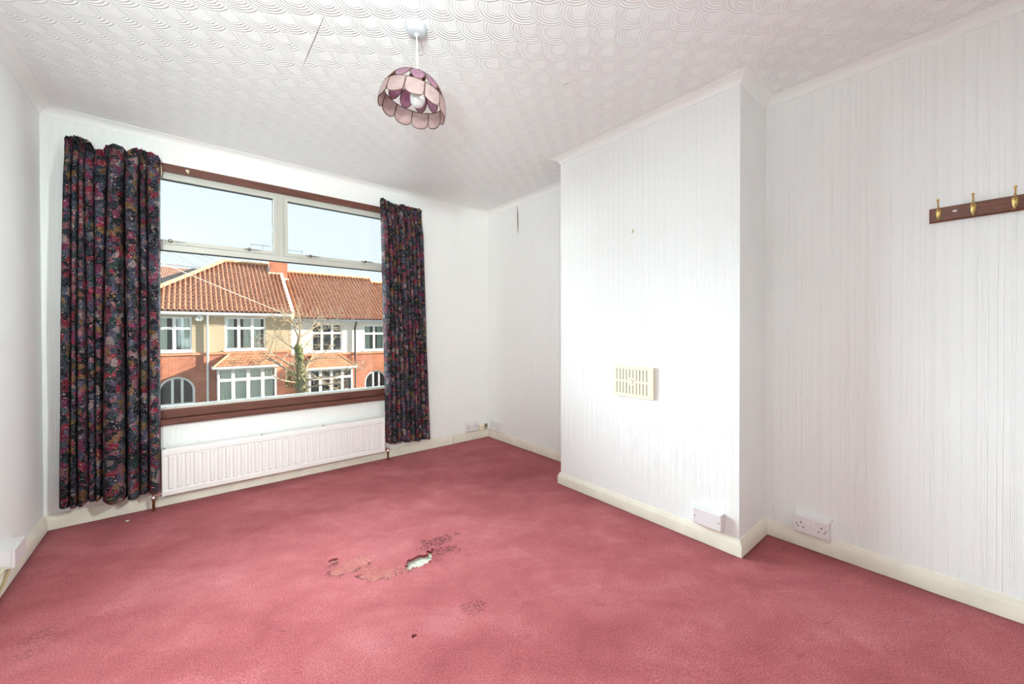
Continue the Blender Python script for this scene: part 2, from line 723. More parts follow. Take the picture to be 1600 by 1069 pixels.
WX0, WX1, WZ0, WZ1 = 0.30, 2.085, 0.545, 2.20          # window opening
struct(MB().box(-.12, R + .12, REAR - .12, D + .27, -.16, -.013).build('floor', MT['underlay']),
       'pale underlay and floor beneath the carpet')
struct(MB().box(-.12, R + .12, REAR - .12, D + .27, H, H + .12).build('ceiling', MT['ceil']),
       'white ceiling papered with embossed overlapping fans')
CEIL = bpy.data.objects['ceiling']
struct(MB().box(-.12, 0, REAR - .12, D + .27, -.013, H).build('wall_left', MT['paper']))
WALLR = struct(MB().box(R, R + .12, REAR - .12, D + .27, -.013, H).build('wall_right', MT['paper']))
struct(MB().box(0, R, REAR - .12, REAR, -.013, H).build('wall_rear', MT['paper']))
struct(wall_with_holes(MB(), 0, R, -.013, H, [(WX0, WX1, WZ0, WZ1)], D, D + .27).build('wall_window', MT['paper']),
       'white papered wall around the wide window')
BREAST = struct(MB().box(B, R, YD, YC, -.013, H).build('chimney_breast', MT['paper']),
                'white papered chimney breast projecting from the right wall')

PLAN = [((0, REAR), 'left'), ((0, D), 'window'), ((R, D), 'alcove'), ((R, YC), 'breast_far_side'), ((B, YC), 'breast'),
        ((B, YD), 'breast_near_side'), ((R, YD), 'right'), ((R, REAR), 'rear')]


def sweep(prof, i, gap0=0.0, gap1=0.0):
    """profile (inward offset, z) along plan edge i with mitred ends"""
    n = len(PLAN)
    P = [Vector(p[0]) for p in PLAN]

    def nrm(k):
        d = (P[(k + 1) % n] - P[k % n]).normalized()
        return Vector((d.y, -d.x))
    na, nb, nc = nrm(i - 1), nrm(i), nrm(i + 1)
    ma = (na + nb) / (1 + na.dot(nb))
    mb_ = (nb + nc) / (1 + nb.dot(nc))
    d = (P[(i + 1) % n] - P[i]).normalized()
    A, Bp = P[i] + d * gap0, P[(i + 1) % n] - d * gap1
    if gap0:
        ma = nb
    if gap1:
        mb_ = nb
    mb = MB()
    vs = []
    for (Q, m) in ((A, ma), (Bp, mb_)):
        for (o, z) in prof:
            q = Q + m * o
            vs.append((q.x, q.y, z))
    k = len(prof)
    fs = [tuple(range(k)), tuple(range(2 * k - 1, k - 1, -1))]
    for j in range(k):
        j2 = (j + 1) % k
        fs.append((j, j2, j2 + k, j + k))
    return mb.add(vs, fs)


c = .056
cove = [(-.002, H + .002), (-.002, ZC), (.004, ZC), (.006, ZC + .004)]
for k in range(1, 6):
    a = k / 6 * PI / 2
    cove.append((.006 + (c - .010) * (1 - math.cos(a)) * 1.0, ZC + .004 + (H - ZC - .008) * math.sin(a)))
cove += [(c - .004, H - .004), (c, H - .003), (c, H + .002)]
for i in range(len(PLAN)):
    struct(sweep(cove, i).build('trim_%d' % (i + 1), MT['white_paint'], smooth=35), 'white plaster coving along the ceiling edge')

T = .0175
skirt = [(-.002, -.013), (T, -.013), (T, .054), (T - .003, .060), (.006, .080), (.002, .083), (-.002, .083)]
split = px(708.5, 690, 'y', D - T).x
for i, (p, nm) in enumerate(PLAN):
    if nm == 'window':
        struct(sweep(skirt, i, 0, R - split + .0025).build('baseboard_window', MT['cream_gloss'], smooth=30))
        struct(sweep(skirt, i, split + .0025, 0).build('baseboard_window_corner', MT['cream_gloss'], smooth=30))
    else:
        struct(sweep(skirt, i).build('baseboard_' + nm, MT['cream_gloss'], smooth=30))


# slits where the paper seams have opened
def sliver(name, a, b, w, nrm, m, parent, n=10):
    a, b, nrm = Vector(a), Vector(b), Vector(nrm)
    t = (b - a).normalized()
    s = t.cross(nrm)
    mb = MB()
    rows = []
    for i in range(n + 1):
        f = i / n
        hw = w * math.sin(PI * f) ** .7 + .0002
        p = a.lerp(b, f)
        rows.append((p - s * hw, p + nrm * .0006, p + s * hw))
    vs = [v for r_ in rows for v in r_]
    fs = []
    for i in range(n):
        fs += [(3 * i, 3 * i + 1, 3 * i + 4, 3 * i + 3), (3 * i + 1, 3 * i + 2, 3 * i + 5, 3 * i + 4)]
    mb.add(vs, fs)
    o = mb.build(name, m, parent)
    o['label'] = 'open paper seam'
    return o


for (xa, ya), (xb, yb_), w_ in (((1345, 859.5), (1401, 875.5), .0007), ((1398, 874), (1421, 882.5), .0022), ((1423, 883), (1502, 909.5), .0009)):
    sliver('seam_gap', px(xa, ya, 'x', R) - Vector((.0004, 0, 0)), px(xb, yb_, 'x', R) - Vector((.0004, 0, 0)), w_, (-1, 0, 0), MT['tear'], WALLR)
E0 = Vector((0, 0, .0004))
sliver('seam_gap', px(507, 24, 'z', H) - E0, px(473, 104, 'z', H) - E0, .0014, (0, 0, -1), MT['tear'], CEIL)
sliver('seam_gap', px(890, 128, 'z', H) - E0, px(880, 134.5, 'z', H) - E0, .0012, (0, 0, -1), MT['tear'], CEIL)
sliver('seam_gap', px(808.5, 321, 'x', R) - Vector((.0004, 0, 0)), px(809.5, 366, 'x', R) - Vector((.0004, 0, 0)), .0075, (-1, 0, 0), MT['tear'], WALLR)


# ------------------------------------------------------------------ carpet
def carpet():
    rnd = random.Random(3)
    T_ = T - .001

    def axis(a, b, fa, fb, coarse, fine):
        out = [a]
        while out[-1] < b - 1e-6:
            v = out[-1]
            step = fine if fa <= v < fb else coarse
            nv = min(b, v + step)
            if v < fa < nv:
                nv = fa
            out.append(nv)
        return out
    xs = axis(T_, R - T_, 1.02, 1.80, .03, .005)
    ys = axis(REAR + T_, D - T_, 1.15, 2.12, .03, .005)
    # include the chimney breast edges
    for arr, extra in ((xs, [B - T_]), (ys, [YD - T_, YC + T_])):
        for e in extra:
            arr.append(e)
        arr.sort()
    from mathutils import noise as ns

    def wob(p, s, amp):
        return amp * ns.noise(Vector((p[0] * s, p[1] * s, 1.3)))

    def fl(x, y):
        q = px(x, y, 'z', 0)
        return (q.x, q.y)

    def blob(p, pixpts, soft, s=30, amp=.012):
        """signed-ish distance to a chain of (pixel x, y, radius m)"""
        best = 9
        for (a, b, r_) in pixpts:
            best = min(best, math.hypot(p[0] - a, p[1] - b) - r_)
        return best + wob(p, s, amp)
    def chain(pts):
        return [(*fl(x, y), r_) for x, y, r_ in pts]
    HOLE1 = chain([(641, 883, .026), (649, 879, .040), (656, 876, .044), (663, 874, .036), (668, 870, .026), (671, 863, .017), (675, 859, .013)])
    HOLE2 = chain([(519, 876, .017), (523, 875, .014)])
    HOLE3 = chain([(646, 994, .007), (649, 993, .006)])
    WORN = chain([(530, 890, .05), (545, 884, .06), (560, 878, .06), (575, 892, .055), (590, 896, .05), (606, 894, .045), (622, 888, .04), (640, 885, .03), (520, 880, .025), (655, 878, .035)])
    PIT1 = chain([(655, 858, .035), (670, 850, .04), (685, 846, .04), (700, 842, .035), (712, 836, .02), (690, 862, .035), (705, 858, .03), (680, 873, .02), (720, 858, .015)])
    PIT2 = chain([(730, 952, .03), (742, 950, .035), (752, 946, .03), (738, 960, .02)])
    PIT3 = chain([(45, 1000, .04), (60, 995, .05), (85, 993, .04), (40, 1020, .04), (700, 893, .02)])
    verts, idx, att = [], {}, {'worn': [], 'pit_and_shade': [], 'edge': []}

    def sm(d, w):
        return max(0.0, min(1.0, .5 - d / w))

    for i, x in enumerate(xs):
        for j, y in enumerate(ys):
            p = (x, y)
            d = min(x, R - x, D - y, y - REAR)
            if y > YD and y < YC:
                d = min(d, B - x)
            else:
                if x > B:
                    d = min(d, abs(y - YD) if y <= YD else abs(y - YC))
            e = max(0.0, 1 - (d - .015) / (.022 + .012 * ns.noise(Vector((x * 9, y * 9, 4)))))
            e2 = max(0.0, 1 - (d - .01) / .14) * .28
            w = pit_and_shade = 0
            if .9 < x < 1.9 and 1.0 < y < 2.3:
                w = sm(blob(p, WORN, 0, 28, .02), .012)
                q_ = (x + .012 * .35, y + .012 * .93)
                if blob(q_, WORN, 0, 28, .02) > blob(p, WORN, 0, 28, .02):
                    w = sm(blob(p, WORN, 0, 28, .02) + .02, .055)
                pit_and_shade = max(sm(blob(p, PIT1, 0, 25, .03), .02), sm(blob(p, PIT2, 0, 25, .02), .02) * .7)
            if .9 < x < 1.9 and 1.0 < y < 2.3:
                bw = blob(p, WORN, 0, 28, .02)
                pit_and_shade = max(pit_and_shade, max(0.0, 1.3 - abs(bw) / .013) if blob((x + .004, y + .011), WORN, 0, 28, .02) < bw else 0.0)  # dotted rim paints the pile edge's shade on the patch's near side
            pit_and_shade = max(pit_and_shade, sm(blob(p, PIT3, 0, 20, .03), .03) * .45 if x < .6 else 0)
            z = -.0045 * w + (.0022 * ns.noise(Vector((x * 120, y * 120, 0))) * max(w, pit_and_shade)) + .0015 * ns.noise(Vector((x * 7, y * 7, 2)))
            idx[(i, j)] = len(verts)
            verts.append((x, y, z))
            att['worn'].append(w)
            att['pit_and_shade'].append(pit_and_shade)
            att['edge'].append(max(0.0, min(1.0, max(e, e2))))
    faces = []
    for i in range(len(xs) - 1):
        for j in range(len(ys) - 1):
            cx, cy = (xs[i] + xs[i + 1]) / 2, (ys[j] + ys[j + 1]) / 2
            if cx > B - T_ and YD - T_ < cy < YC + T_:
                continue
            if 1.0 < cx < 1.85 and 1.1 < cy < 2.2:
                p = (cx, cy)
                if blob(p, HOLE1, 0, 75, .014) < 0 or blob(p, HOLE2, 0, 70, .003) < 0 or blob(p, HOLE3, 0, 70, .002) < 0:
                    continue
            faces.append((idx[(i, j)], idx[(i + 1, j)], idx[(i + 1, j + 1)], idx[(i, j + 1)]))
    me = bpy.data.meshes.new('carpet')
    me.from_pydata(verts, [], faces)
    for k, vals in att.items():
        a = me.attributes.new(k, 'FLOAT', 'POINT')
        a.data.foreach_set('value', vals)
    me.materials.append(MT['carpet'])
    o = bpy.data.objects.new('carpet', me)
    COL.objects.link(o)
    so = o.modifiers.new('thickness', 'SOLIDIFY')
    so.thickness = .0125
    so.offset = -1
    tag(o, 'worn dusty pink fitted carpet with threadbare holes showing pale underlay', 'carpet')


carpet()

# ------------------------------------------------------------------ window
W = thing('window_1', 'wide window with off-white metal frame, brown timber surround and two top-hung fanlights', 'window', ((WX0 + WX1) / 2, D + .06, WZ0))
struct(W)
FY0, FY1 = D + .012, D + .065        # metal frame depth
GY = D + .045
# timber sub-frame
MB().box(WX0, WX1, D - .004, D + .12, 2.150, WZ1).build('timber_head', MT['brown_wood'], W)
MB().box(WX0, WX0 + .045, D + .001, D + .12, .61, 2.150).build('timber_jamb', MT['brown_wood'], W)
MB().box(WX1 - .045, WX1, D + .001, D + .12, .61, 2.150).build('timber_jamb', MT['brown_wood'], W)
MB().cbox(WX0, WX1, D + .002, D + .12, .553, .612, .006).build('timber_bottom_rail', MT['brown_wood'], W)
MB().cbox(WX0 - .02, WX1 + .02, D - .048, D + .02, .520, .5535, .007).build('window_sill', MT['brown_wood'], W, smooth=20)
# metal frame
IX0, IX1 = WX0 + .045, WX1 - .045
MX = 1.171
fr = MB()
fr.box(IX0, IX1, FY0 + .008, FY1, 2.132, 2.150)
fr.box(IX0, IX0 + .022, FY0 + .008, FY1, .612, 2.132)
fr.box(IX1 - .022, IX1, FY0 + .008, FY1, .612, 2.132)
fr.box(MX - .022, MX + .022, FY0 + .008, FY1, 1.682, 2.132)
fr.build('outer_frame', MT['alu'], W)
MB().box(IX0 + .022, IX1 - .022, FY0 + .002, FY1, 1.646, 1.684).build('transom', MT['alu'], W)
MB().box(MX - .008, MX + .008, FY0 + .002, FY0 + .02, 1.684, 2.132).build('mullion_cover', MT['alu'], W)
MB().box(IX0 + .022, IX1 - .022, FY0, FY1, .612, .629).build('bottom_rail', MT['alu'], W)


def sash(x0, x1, z0, z1, w, name, m, y0, y1):
    mb = MB()
    mb.box(x0, x1, y0, y1, z1 - w, z1)
    mb.box(x0, x1, y0, y1, z0, z0 + w)
    mb.box(x0, x0 + w, y0, y1, z0 + w, z1 - w)
    mb.box(x1 - w, x1, y0, y1, z0 + w, z1 - w)
    return mb.build(name, m, W)


for (x0, x1) in ((IX0 + .024, MX - .024), (MX + .024, IX1 - .024)):
    s = sash(x0, x1, 1.688, 2.130, .0235, 'fanlight_sash', MT['alu'], FY0, FY1 - .01)
    s['label'] = 'off-white top-hung fanlight frame'
    w = .0235
    g = MB()
    for a in ((x0 + w, x1 - w, 2.130 - w - .004, 2.130 - w), (x0 + w, x1 - w, 1.688 + w, 1.688 + w + .003),
              (x0 + w, x0 + w + .003, 1.688 + w, 2.130 - w), (x1 - w - .004, x1 - w, 1.688 + w, 2.130 - w)):
        g.box(a[0], a[1], GY - .016, GY + .006, a[2], a[3])
    g.build('gasket', MT['gasket'], s)
    MB().box(x0 + w, x1 - w, GY - .002, GY + .002, 1.688 + w, 2.130 - w).build('pane', MT['glass'], s)
g = MB()
g.box(IX0 + .022, IX1 - .022, GY - .02, GY + .008, 1.641, 1.646)
g.box(IX0 + .022, IX1 - .022, GY - .02, GY + .008, .629, .632)
g.build('gasket', MT['gasket'], W)
MB().box(IX0 + .022, IX1 - .022, GY - .002, GY + .002, .630, 1.645).build('pane', MT['glass'], W)
# catches on the transom
for (cx_, cy_) in ((267.7, 378), (390, 391), (485, 401.6), (569.6, 410)):
    q = px(cx_, cy_, 'y', FY0)
    hx, hz = q.x, q.z - .004
    lev = MB()
    lev.box(hx - .035, hx + .042, FY0 - .022, FY0 - .014, hz + .004, hz + .011)
    lev.lathe([(.011, 0), (.011, .026), (.006, .030)], (hx - .004, FY0 - .003, hz + .006), 12, (0, -1, 0))
    lev.box(hx + .03, hx + .07, FY0 - .012, FY0 - .006, hz + .008, hz + .012)
    o = lev.build('catch', MT['steel'], W)
    o['label'] = 'dark metal window catch'
    MB().box(hx - .022, hx + .022, FY0 - .010, FY0 + .002, hz - .014, hz + .004).build('keep', MT['alu'], o)

# plastic hook on the timber head
q = px(293, 269, 'y', D - .004)
hk = MB()
hk.lathe([(.009, 0), (.010, .003), (.008, .005)], (q.x, D - .003, q.z + .006), 14, (0, -1, 0))
hk.tube([(q.x, D - .006, q.z + .004), (q.x + .002, D - .012, q.z - .006), (q.x + .004, D - .018, q.z - .014), (q.x + .004, D - .024, q.z - .010)], .0035, 8)
tag(hk.build('cord_hook', MT['cord'], smooth=True, origin=(q.x, D, q.z)), 'small cream plastic hook on the brown window head', 'hook')


# ------------------------------------------------------------------ curtains
def curtain(name, label, folds_top, folds_bot, zt_fn, zb_fn, depth, seed):
    """folds_*: x of fold boundaries at top and hem"""
    rnd = random.Random(seed)
    nf = len(folds_top) - 1
    per = 14
    cols = nf * per + 1
    rows = 90
    yc = D - .072
    amp = [depth * min(1.35, max(.55, (folds_bot[k + 1] - folds_bot[k]) / .05)) * rnd.uniform(.8, 1.1) for k in range(nf)]
    ph = [rnd.uniform(0, 6.28) for _ in range(nf + 1)]
    verts = []
    arc = [0.0]
    grid = []
    from mathutils import noise as ns
    for r_ in range(rows + 1):
        f = r_ / rows
        row = []
        for k in range(nf):
            for s in range(per + (1 if k == nf - 1 else 0)):
                t = s / per
                ft = f ** .8
                xa = folds_top[k] * (1 - ft) + folds_bot[k] * ft
                xb = folds_top[k + 1] * (1 - ft) + folds_bot[k + 1] * ft
                sway = .004 * math.sin(f * 3.0 + ph[k]) * (1 if 0 < k else 0)
                swb = .004 * math.sin(f * 3.0 + ph[k + 1]) * (1 if k + 1 < nf else 0)
                xa += sway
                xb += swb
                # omega shaped fold: x bulges outside the fold's own width
                x = xa + (xb - xa) * (t - .13 * math.sin(2 * PI * t))
                tt = max(0.0, min(1.0, (t - .12) / .76))
                bul = math.sin(PI * tt) ** .55 if 0 < tt < 1 else 0.0
                a = amp[k] * (1 + .18 * math.sin(f * 4.2 + ph[k] * 1.7))
                # heading tape pulls the folds flat
                zt = zt_fn(x)
                zb = zb_fn(x)
                z = zt + (zb - zt) * f
                dh = zt - z
                hd = max(0.0, min(1.0, (dh - .055) / .16))
                y = yc - a * bul * (.30 + .70 * hd)
                if dh < .10:
                    pl = 1 - max(0, (dh - .06) / .04)
                    y -= .010 * pl * math.sin((k * per + s) / per * 2 * PI * 3.0)
                    if dh < .02:
                        y -= (.02 - dh) * .9
                y += .006 * ns.noise(Vector((x * 14, z * 2.2, seed)))
                row.append((x, y, z))
        grid.append(row)
    mid = grid[rows // 2]
    for i in range(1, len(mid)):
        arc.append(arc[-1] + math.hypot(mid[i][0] - mid[i - 1][0], mid[i][1] - mid[i - 1][1]))
    n = len(mid)
    vs = [v for row in grid for v in row]
    fs = []
    for r_ in range(rows):
        for i in range(n - 1):
            fs.append((r_ * n + i, r_ * n + i + 1, (r_ + 1) * n + i + 1, (r_ + 1) * n + i))
    cx = (folds_bot[0] + folds_bot[-1]) / 2
    ob = thing(name, label, 'curtain', (cx, D - .10, min(v[2] for v in vs)), 'floral curtains at the window')
    mb = MB()
    mb.add(vs, fs)
    c_ = mb.build('fabric', MT['curtain'], ob, smooth=80)
    uvl = c_.data.uv_layers.new(name='cloth')
    zz = [v[2] for v in vs]
    for lp in c_.data.loops:
        vi = lp.vertex_index
        uvl.data[lp.index].uv = (arc[vi % n] + seed * .37, zz[vi])
    so = c_.modifiers.new('thickness', 'SOLIDIFY')
    so.thickness = .002
    so.offset = 0
    return c_, n, per


CP = D - .125
def cx_at(p, y):
    return px(p, y, 'y', CP).x
def cz_at(p, y):
    return px(p, y, 'y', CP).z


def lut(pts):
    pts = sorted(pts)

    def f(x):
        if x <= pts[0][0]:
            return pts[0][1]
        for (a, b), (c_, d_) in zip(pts, pts[1:]):
            if x <= c_:
                t = (x - a) / (c_ - a)
                return b + (d_ - b) * t
        return pts[-1][1]
    return f


topL = [98, 113, 121, 131, 144, 168, 196, 215, 228, 250]
botL = [88, 105, 120, 134, 146, 158, 196, 219, 231, 250]
ztL = lut([(cx_at(a, b), cz_at(a, b)) for a, b in ((97, 211), (112, 210), (121, 211), (132, 215), (140, 219), (145, 229), (152, 232), (160, 231), (164, 225),
                                                    (172, 223), (185, 225), (193, 229), (198, 236), (204, 235), (208, 231), (218, 231), (228, 234), (240, 238), (247, 242), (251, 248))])
zbL = lut([(cx_at(a, b), cz_at(a, b)) for a, b in ((88, 796), (98, 796), (118, 793), (128, 791), (136, 785), (150, 786), (158, 780), (175, 784), (195, 780), (218, 776), (224, 772), (250, 768))])
CURT_L = curtain('curtain', 'wide dark floral curtain with sagging torn heading beside the left wall', [cx_at(p, 230) for p in topL], [cx_at(p, 700) for p in botL], ztL, zbL, .085, 1)
topR = [597, 604, 611, 618, 624, 631, 637, 643, 649, 654, 661]
botR = [606, 614, 622, 629, 636, 643, 649, 655, 661, 667, 673]
ztR = lut([(cx_at(a, b), cz_at(a, b)) for a, b in ((597, 308), (601, 309), (606, 313), (616, 317), (624, 319), (631, 318), (636, 321), (645, 323), (654, 325), (657, 325), (661, 329))])
zbR = lut([(cx_at(a, b), cz_at(a, b)) for a, b in ((603, 692), (612, 693), (622, 692), (630, 690), (636, 692), (645, 689), (655, 690), (661, 687), (673, 686))])
CURT_R = curtain('curtain', 'narrow gathered dark floral curtain with frilled heading near the room corner', [cx_at(p, 320) for p in topR], [cx_at(p, 640) for p in botR], ztR, zbR, .075, 2)
for nm, x0, x1, (cl, ncol, per_) in (('left', .10, .49, CURT_L), ('right', 1.915, 2.26, CURT_R)):
    rl = thing('curtain_rail', 'white plastic curtain track behind the %s curtain heading' % ('wide torn' if nm == 'left' else 'narrow frilled'), 'curtain rail', (x0, D, 2.155))
    MB().box(x0, x1, D - .046, D - .032, 2.150, 2.172).build('track', MT['white_gloss'], rl)
    for f in (.1, .5, .9):
        xx = x0 + (x1 - x0) * f
        MB().box(xx - .01, xx + .01, D - .034, D, 2.155, 2.170).build('bracket', MT['white_gloss'], rl)
    base = cl.parent.location
    for k in range(0, ncol, per_):
        col = [base + cl.data.vertices[r_ * ncol + k].co for r_ in range(12)]
        v = min(col, key=lambda p: abs(p.z - 2.150))
        if not x0 + .004 < v.x < x1 - .004:
            continue
        MB().tube([(v.x, D - .040, 2.152), (v.x, D - .043, 2.142), (v.x, (D - .043 + v.y) / 2, 2.138), (v.x, v.y + .003, 2.142), (v.x, v.y + .0015, v.z + .004)], .0022, 6).build('hook', MT['white_gloss'], rl)
# pull cord hanging at the edge of the wide curtain
q = px(251, 258, 'y', D - .06)
tag(MB().tube([(q.x - .004, D - .055, q.z + .01), (q.x + .002, D - .055, q.z - .015), (q.x + .002, D - .05, q.z - .045), (q.x - .006, D - .048, q.z - .07)], .0035, 8).build('pull_cord', MT['cord'], smooth=True, origin=(q.x, D - .05, q.z)),
    'short cream curtain cord at the edge of the wide curtain', 'cord')


# ------------------------------------------------------------------ radiator
def radiator():
    x0, x1, z0, z1 = .501, 1.921, .085, .378
    yf, yb = D - .102, D - .060
    rd = thing('radiator', 'long low white panel radiator under the window', 'radiator', ((x0 + x1) / 2, D - .08, z0))
    n = 33
    pitch = (x1 - x0 - .05) / n
    prof = [(x0 + .006, 0)]
    for k in range(n):
        a = x0 + .025 + k * pitch
        prof += [(a + pitch * .06, 0), (a + pitch * .20, .009), (a + pitch * .60, .009), (a + pitch * .74, 0)]
    prof += [(x1 - .006, 0)]
    mb = MB()
    zrows = [(z0 + .036, 0.0), (z0 + .046, 1.0), (z1 - .052, 1.0), (z1 - .042, 0.0)]
    vs = []
    for z, k in zrows:
        for (xx, d_) in prof:
            vs.append((xx, yf + .012 - d_ * k * 1.4, z))
    m = len(prof)
    fs = []
    for r_ in range(3):
        for i in range(m - 1):
            fs.append((r_ * m + i, r_ * m + i + 1, (r_ + 1) * m + i + 1, (r_ + 1) * m + i))
    mb.add(vs, fs)
    mb.box(x0 + .004, x1 - .004, yf + .018, yb, z0 + .004, z1 - .006)
    mb.cbox(x0, x1, yf + .002, yf + .014, z0, z0 + .036, .004)
    mb.cbox(x0, x1, yf + .002, yf + .014, z1 - .043, z1 - .012, .004)
    mb.build('panel', MT['white_gloss'], rd)
    s = MB()
    s.cbox(x0 - .002, x0 + .006, yf - .001, yb, z0 - .002, z1 - .002, .003, 'x', -1)
    s.build('side_cover', MT['white_gloss'], rd)
    s = MB()
    s.cbox(x1 - .006, x1 + .002, yf - .001, yb, z0 - .002, z1 - .002, .003, 'x', 1)
    s.build('side_cover', MT['white_gloss'], rd)
    t = MB()
    t.cbox(x0 + .004, x1 - .004, yf + .006, yb + .03, z1 - .012, z1, .003, 'z', 1)
    t.build('top_cover', MT['white_gloss'], rd)
    for xx in (x0 + .20, 1.0, 1.42, x1 - .2):
        MB().box(xx - .02, xx + .02, yb - .002, D, z0 + .05, z1 - .05).build('wall_bracket', MT['white_gloss'], rd)
    for xx in (.513, 1.03, 1.44):
        MB().lathe([(.006, 0), (.006, .004), (.003, .006)], (xx, yf + .022, z1 - .001), 10).build('clip', MT['steel'], rd)
    for side, xp, xr in ((0, .459, x0), (1, 1.959, x1)):
        yy = D - .072
        p = MB()
        p.tube([(xp, yy, -.001), (xp, yy, .072)], .0075, 12)
        o = p.build('pipe', MT['copper'], rd, smooth=True)
        o['label'] = 'tarnished copper pipe'
        v = MB()
        v.lathe([(.010, 0), (.013, .004), (.013, .016), (.010, .020), (.0095, .030), (.012, .034), (.012, .042), (.008, .048)], (xp, yy, .068), 14)
        v.tube([(xp, yy, .096), (xr + (.02 if side == 0 else -.02), yy, .096)], [.009, .0085], 12)
        v.lathe([(.013, -.008), (.013, .008)], (xr - .014 if side == 0 else xr + .014, yy, .096), 6, (1, 0, 0))
        o = v.build('valve', MT['chrome'], rd, smooth=40)
        o['label'] = 'chrome radiator valve'


radiator()


# ------------------------------------------------------------------ sockets and boxes (wall frame: o origin, a along wall, n out of wall)
def wall_box(name, label, cat, o, a, n, w, h, dep, kind, group=None, two_tone=False):
    o, a, n = Vector(o), Vector(a), Vector(n)
    zz = Vector((0, 0, 1))
    root = thing(name, label, cat, o, group)

    def P(u, v, d):
        return o + a * u + zz * v + n * d

    def slab(u0, u1, v0, v1, d0, d1, c, nm, m, parent):
        mb = MB()
        loops = [(d0, 0), (d1 - c, 0), (d1 - c * .3, c * .7), (d1, c * 1.6)]
        vs = []
        for d, i in loops:
            vs += [P(u0 + i, v0 + i, d), P(u1 - i, v0 + i, d), P(u1 - i, v1 - i, d), P(u0 + i, v1 - i, d)]
        L = len(loops)
        fs = [(3, 2, 1, 0), tuple(4 * (L - 1) + k for k in range(4))]
        for k in range(L - 1):
            for i in range(4):
                j = (i + 1) % 4
                fs.append((4 * k + i, 4 * k + j, 4 * k + 4 + j, 4 * k + 4 + i))
        mb.add(vs, fs)
        return mb.build(nm, m, parent)
    slab(-w / 2, w / 2, 0, h, -.001, dep - .010, .002, 'back_box', MT['plastic'], root)
    plate = slab(-w / 2, w / 2, 0, h, dep - .0095, dep, .0035, 'face_plate', MT['plastic'], root)
    ft = dep

    def pin(u, v, du, dv, nm='pin_hole'):
        mb = MB()
        mb.add([P(u - du, v - dv, ft + .0004), P(u + du, v - dv, ft + .0004), P(u + du, v + dv, ft + .0004), P(u - du, v + dv, ft + .0004),
                P(u - du, v - dv, ft - .003), P(u + du, v - dv, ft - .003), P(u + du, v + dv, ft - .003), P(u - du, v + dv, ft - .003)],
               [(0, 1, 2, 3), (7, 6, 5, 4), (0, 4, 5, 1), (1, 5, 6, 2), (2, 6, 7, 3), (3, 7, 4, 0)])
        mb.build(nm, MT['slot'], plate)

    def screw(u, v):
        mb = MB()
        mb.lathe([(.0035, 0), (.0035, .001), (.002, .0016)], P(u, v, ft - .0004), 10, n)
        mb.build('screw', MT['steel'], plate)
    if kind == 'socket':
        for s in (-1, 1):
            u0 = s * .043
            pin(u0, h * .62, .0022, .0045)
            pin(u0 - .011, h * .36, .0036, .0022)
            pin(u0 + .011, h * .36, .0036, .0022)
        for s in (-1, 1):
            sw = slab(s * .010 - .0055, s * .010 + .0055, h * .60, h * .80, ft - .001, ft + .004, .0015, 'switch', MT['white_gloss'], plate)
        screw(-.0605, h * .5)
        screw(.0605, h * .5)
    elif kind == 'blank':
        screw(-.0605, h * .5)
        screw(.0605, h * .5)
    return root


wall_box('double_socket', 'white double socket with two switches on the wall beyond the chimney breast corner', 'socket', (R, .553, .0805), (0, -1, 0), (-1, 0, 0), .146, .086, .040, 'socket')
wall_box('blanking_box', 'white blank-faced box with two screws low on the chimney breast', 'socket box', (B, .912, .098), (0, -1, 0), (-1, 0, 0), .146, .086, .040, 'blank')
wall_box('double_socket', 'white double socket on the window wall beside the far corner', 'socket', (2.867, D, .092), (1, 0, 0), (0, -1, 0), .146, .092, .032, 'socket')
wall_box('blanking_box', 'white blank box on the far alcove wall next to the corner', 'socket box', (R, 3.205, .086), (0, -1, 0), (-1, 0, 0), .170, .092, .034, 'blank')
wall_box('blanking_box', 'deep white box on the left wall above loose cables', 'socket box', (0, 2.775, .084), (0, 1, 0), (1, 0, 0), .146, .082, .042, 'plain')

# small junction box and broken connector between the socket and the corner
q0 = px(752, 672, 'y', D - .02)
jb = thing('junction_box', 'small cream telephone junction box in the far corner', 'junction box', (2.995, D, .083))
MB().cbox(2.962, 3.026, D - .022, D + .001, .083, .138, .004).build('cover', MT['cream_plastic'], jb)
MB().lathe([(.004, 0), (.004, .002), (.002, .003)], (2.994, D - .0215, .110), 10, (0, -1, 0)).build('screw', MT['steel'], jb)
cb = thing('terminal_block', 'tiny open terminal block beside the junction box', 'terminal block', (3.048, D, .085))
MB().box(3.034, 3.066, D - .012, D + .001, .085, .136).build('base', MT['slot'], cb)
MB().cbox(3.038, 3.062, D - .020, D - .011, .092, .104, .002).build('block', MT['cream_plastic'], cb)
MB().cbox(3.038, 3.062, D - .020, D - .011, .116, .130, .002).build('block', MT['old_cable'], cb)

# loose cables on the left skirting
tag(MB().tube([(.020, 2.735, .088), (.024, 2.70, .070), (.0245, 2.64, .046), (.0245, 2.55, .030), (.0245, 2.42, .018), (.0245, 2.20, .014), (.0245, 1.9, .012)], .0045, 8)
    .build('cable', MT['old_cable'], smooth=True, origin=(.0225, 2.4, .02)), 'yellowed cable drooping from the box down the left skirting', 'cable')
tag(MB().tube([(.012, 2.70, .094), (.016, 2.655, .098), (.018, 2.60, .101), (.014, 2.54, .097), (.010, 2.40, .094), (.010, 2.1, .092)], .006, 8)
    .build('cable', MT['cord'], smooth=True, origin=(.0125, 2.4, .09)), 'cream cable lying along the top of the left skirting', 'cable')


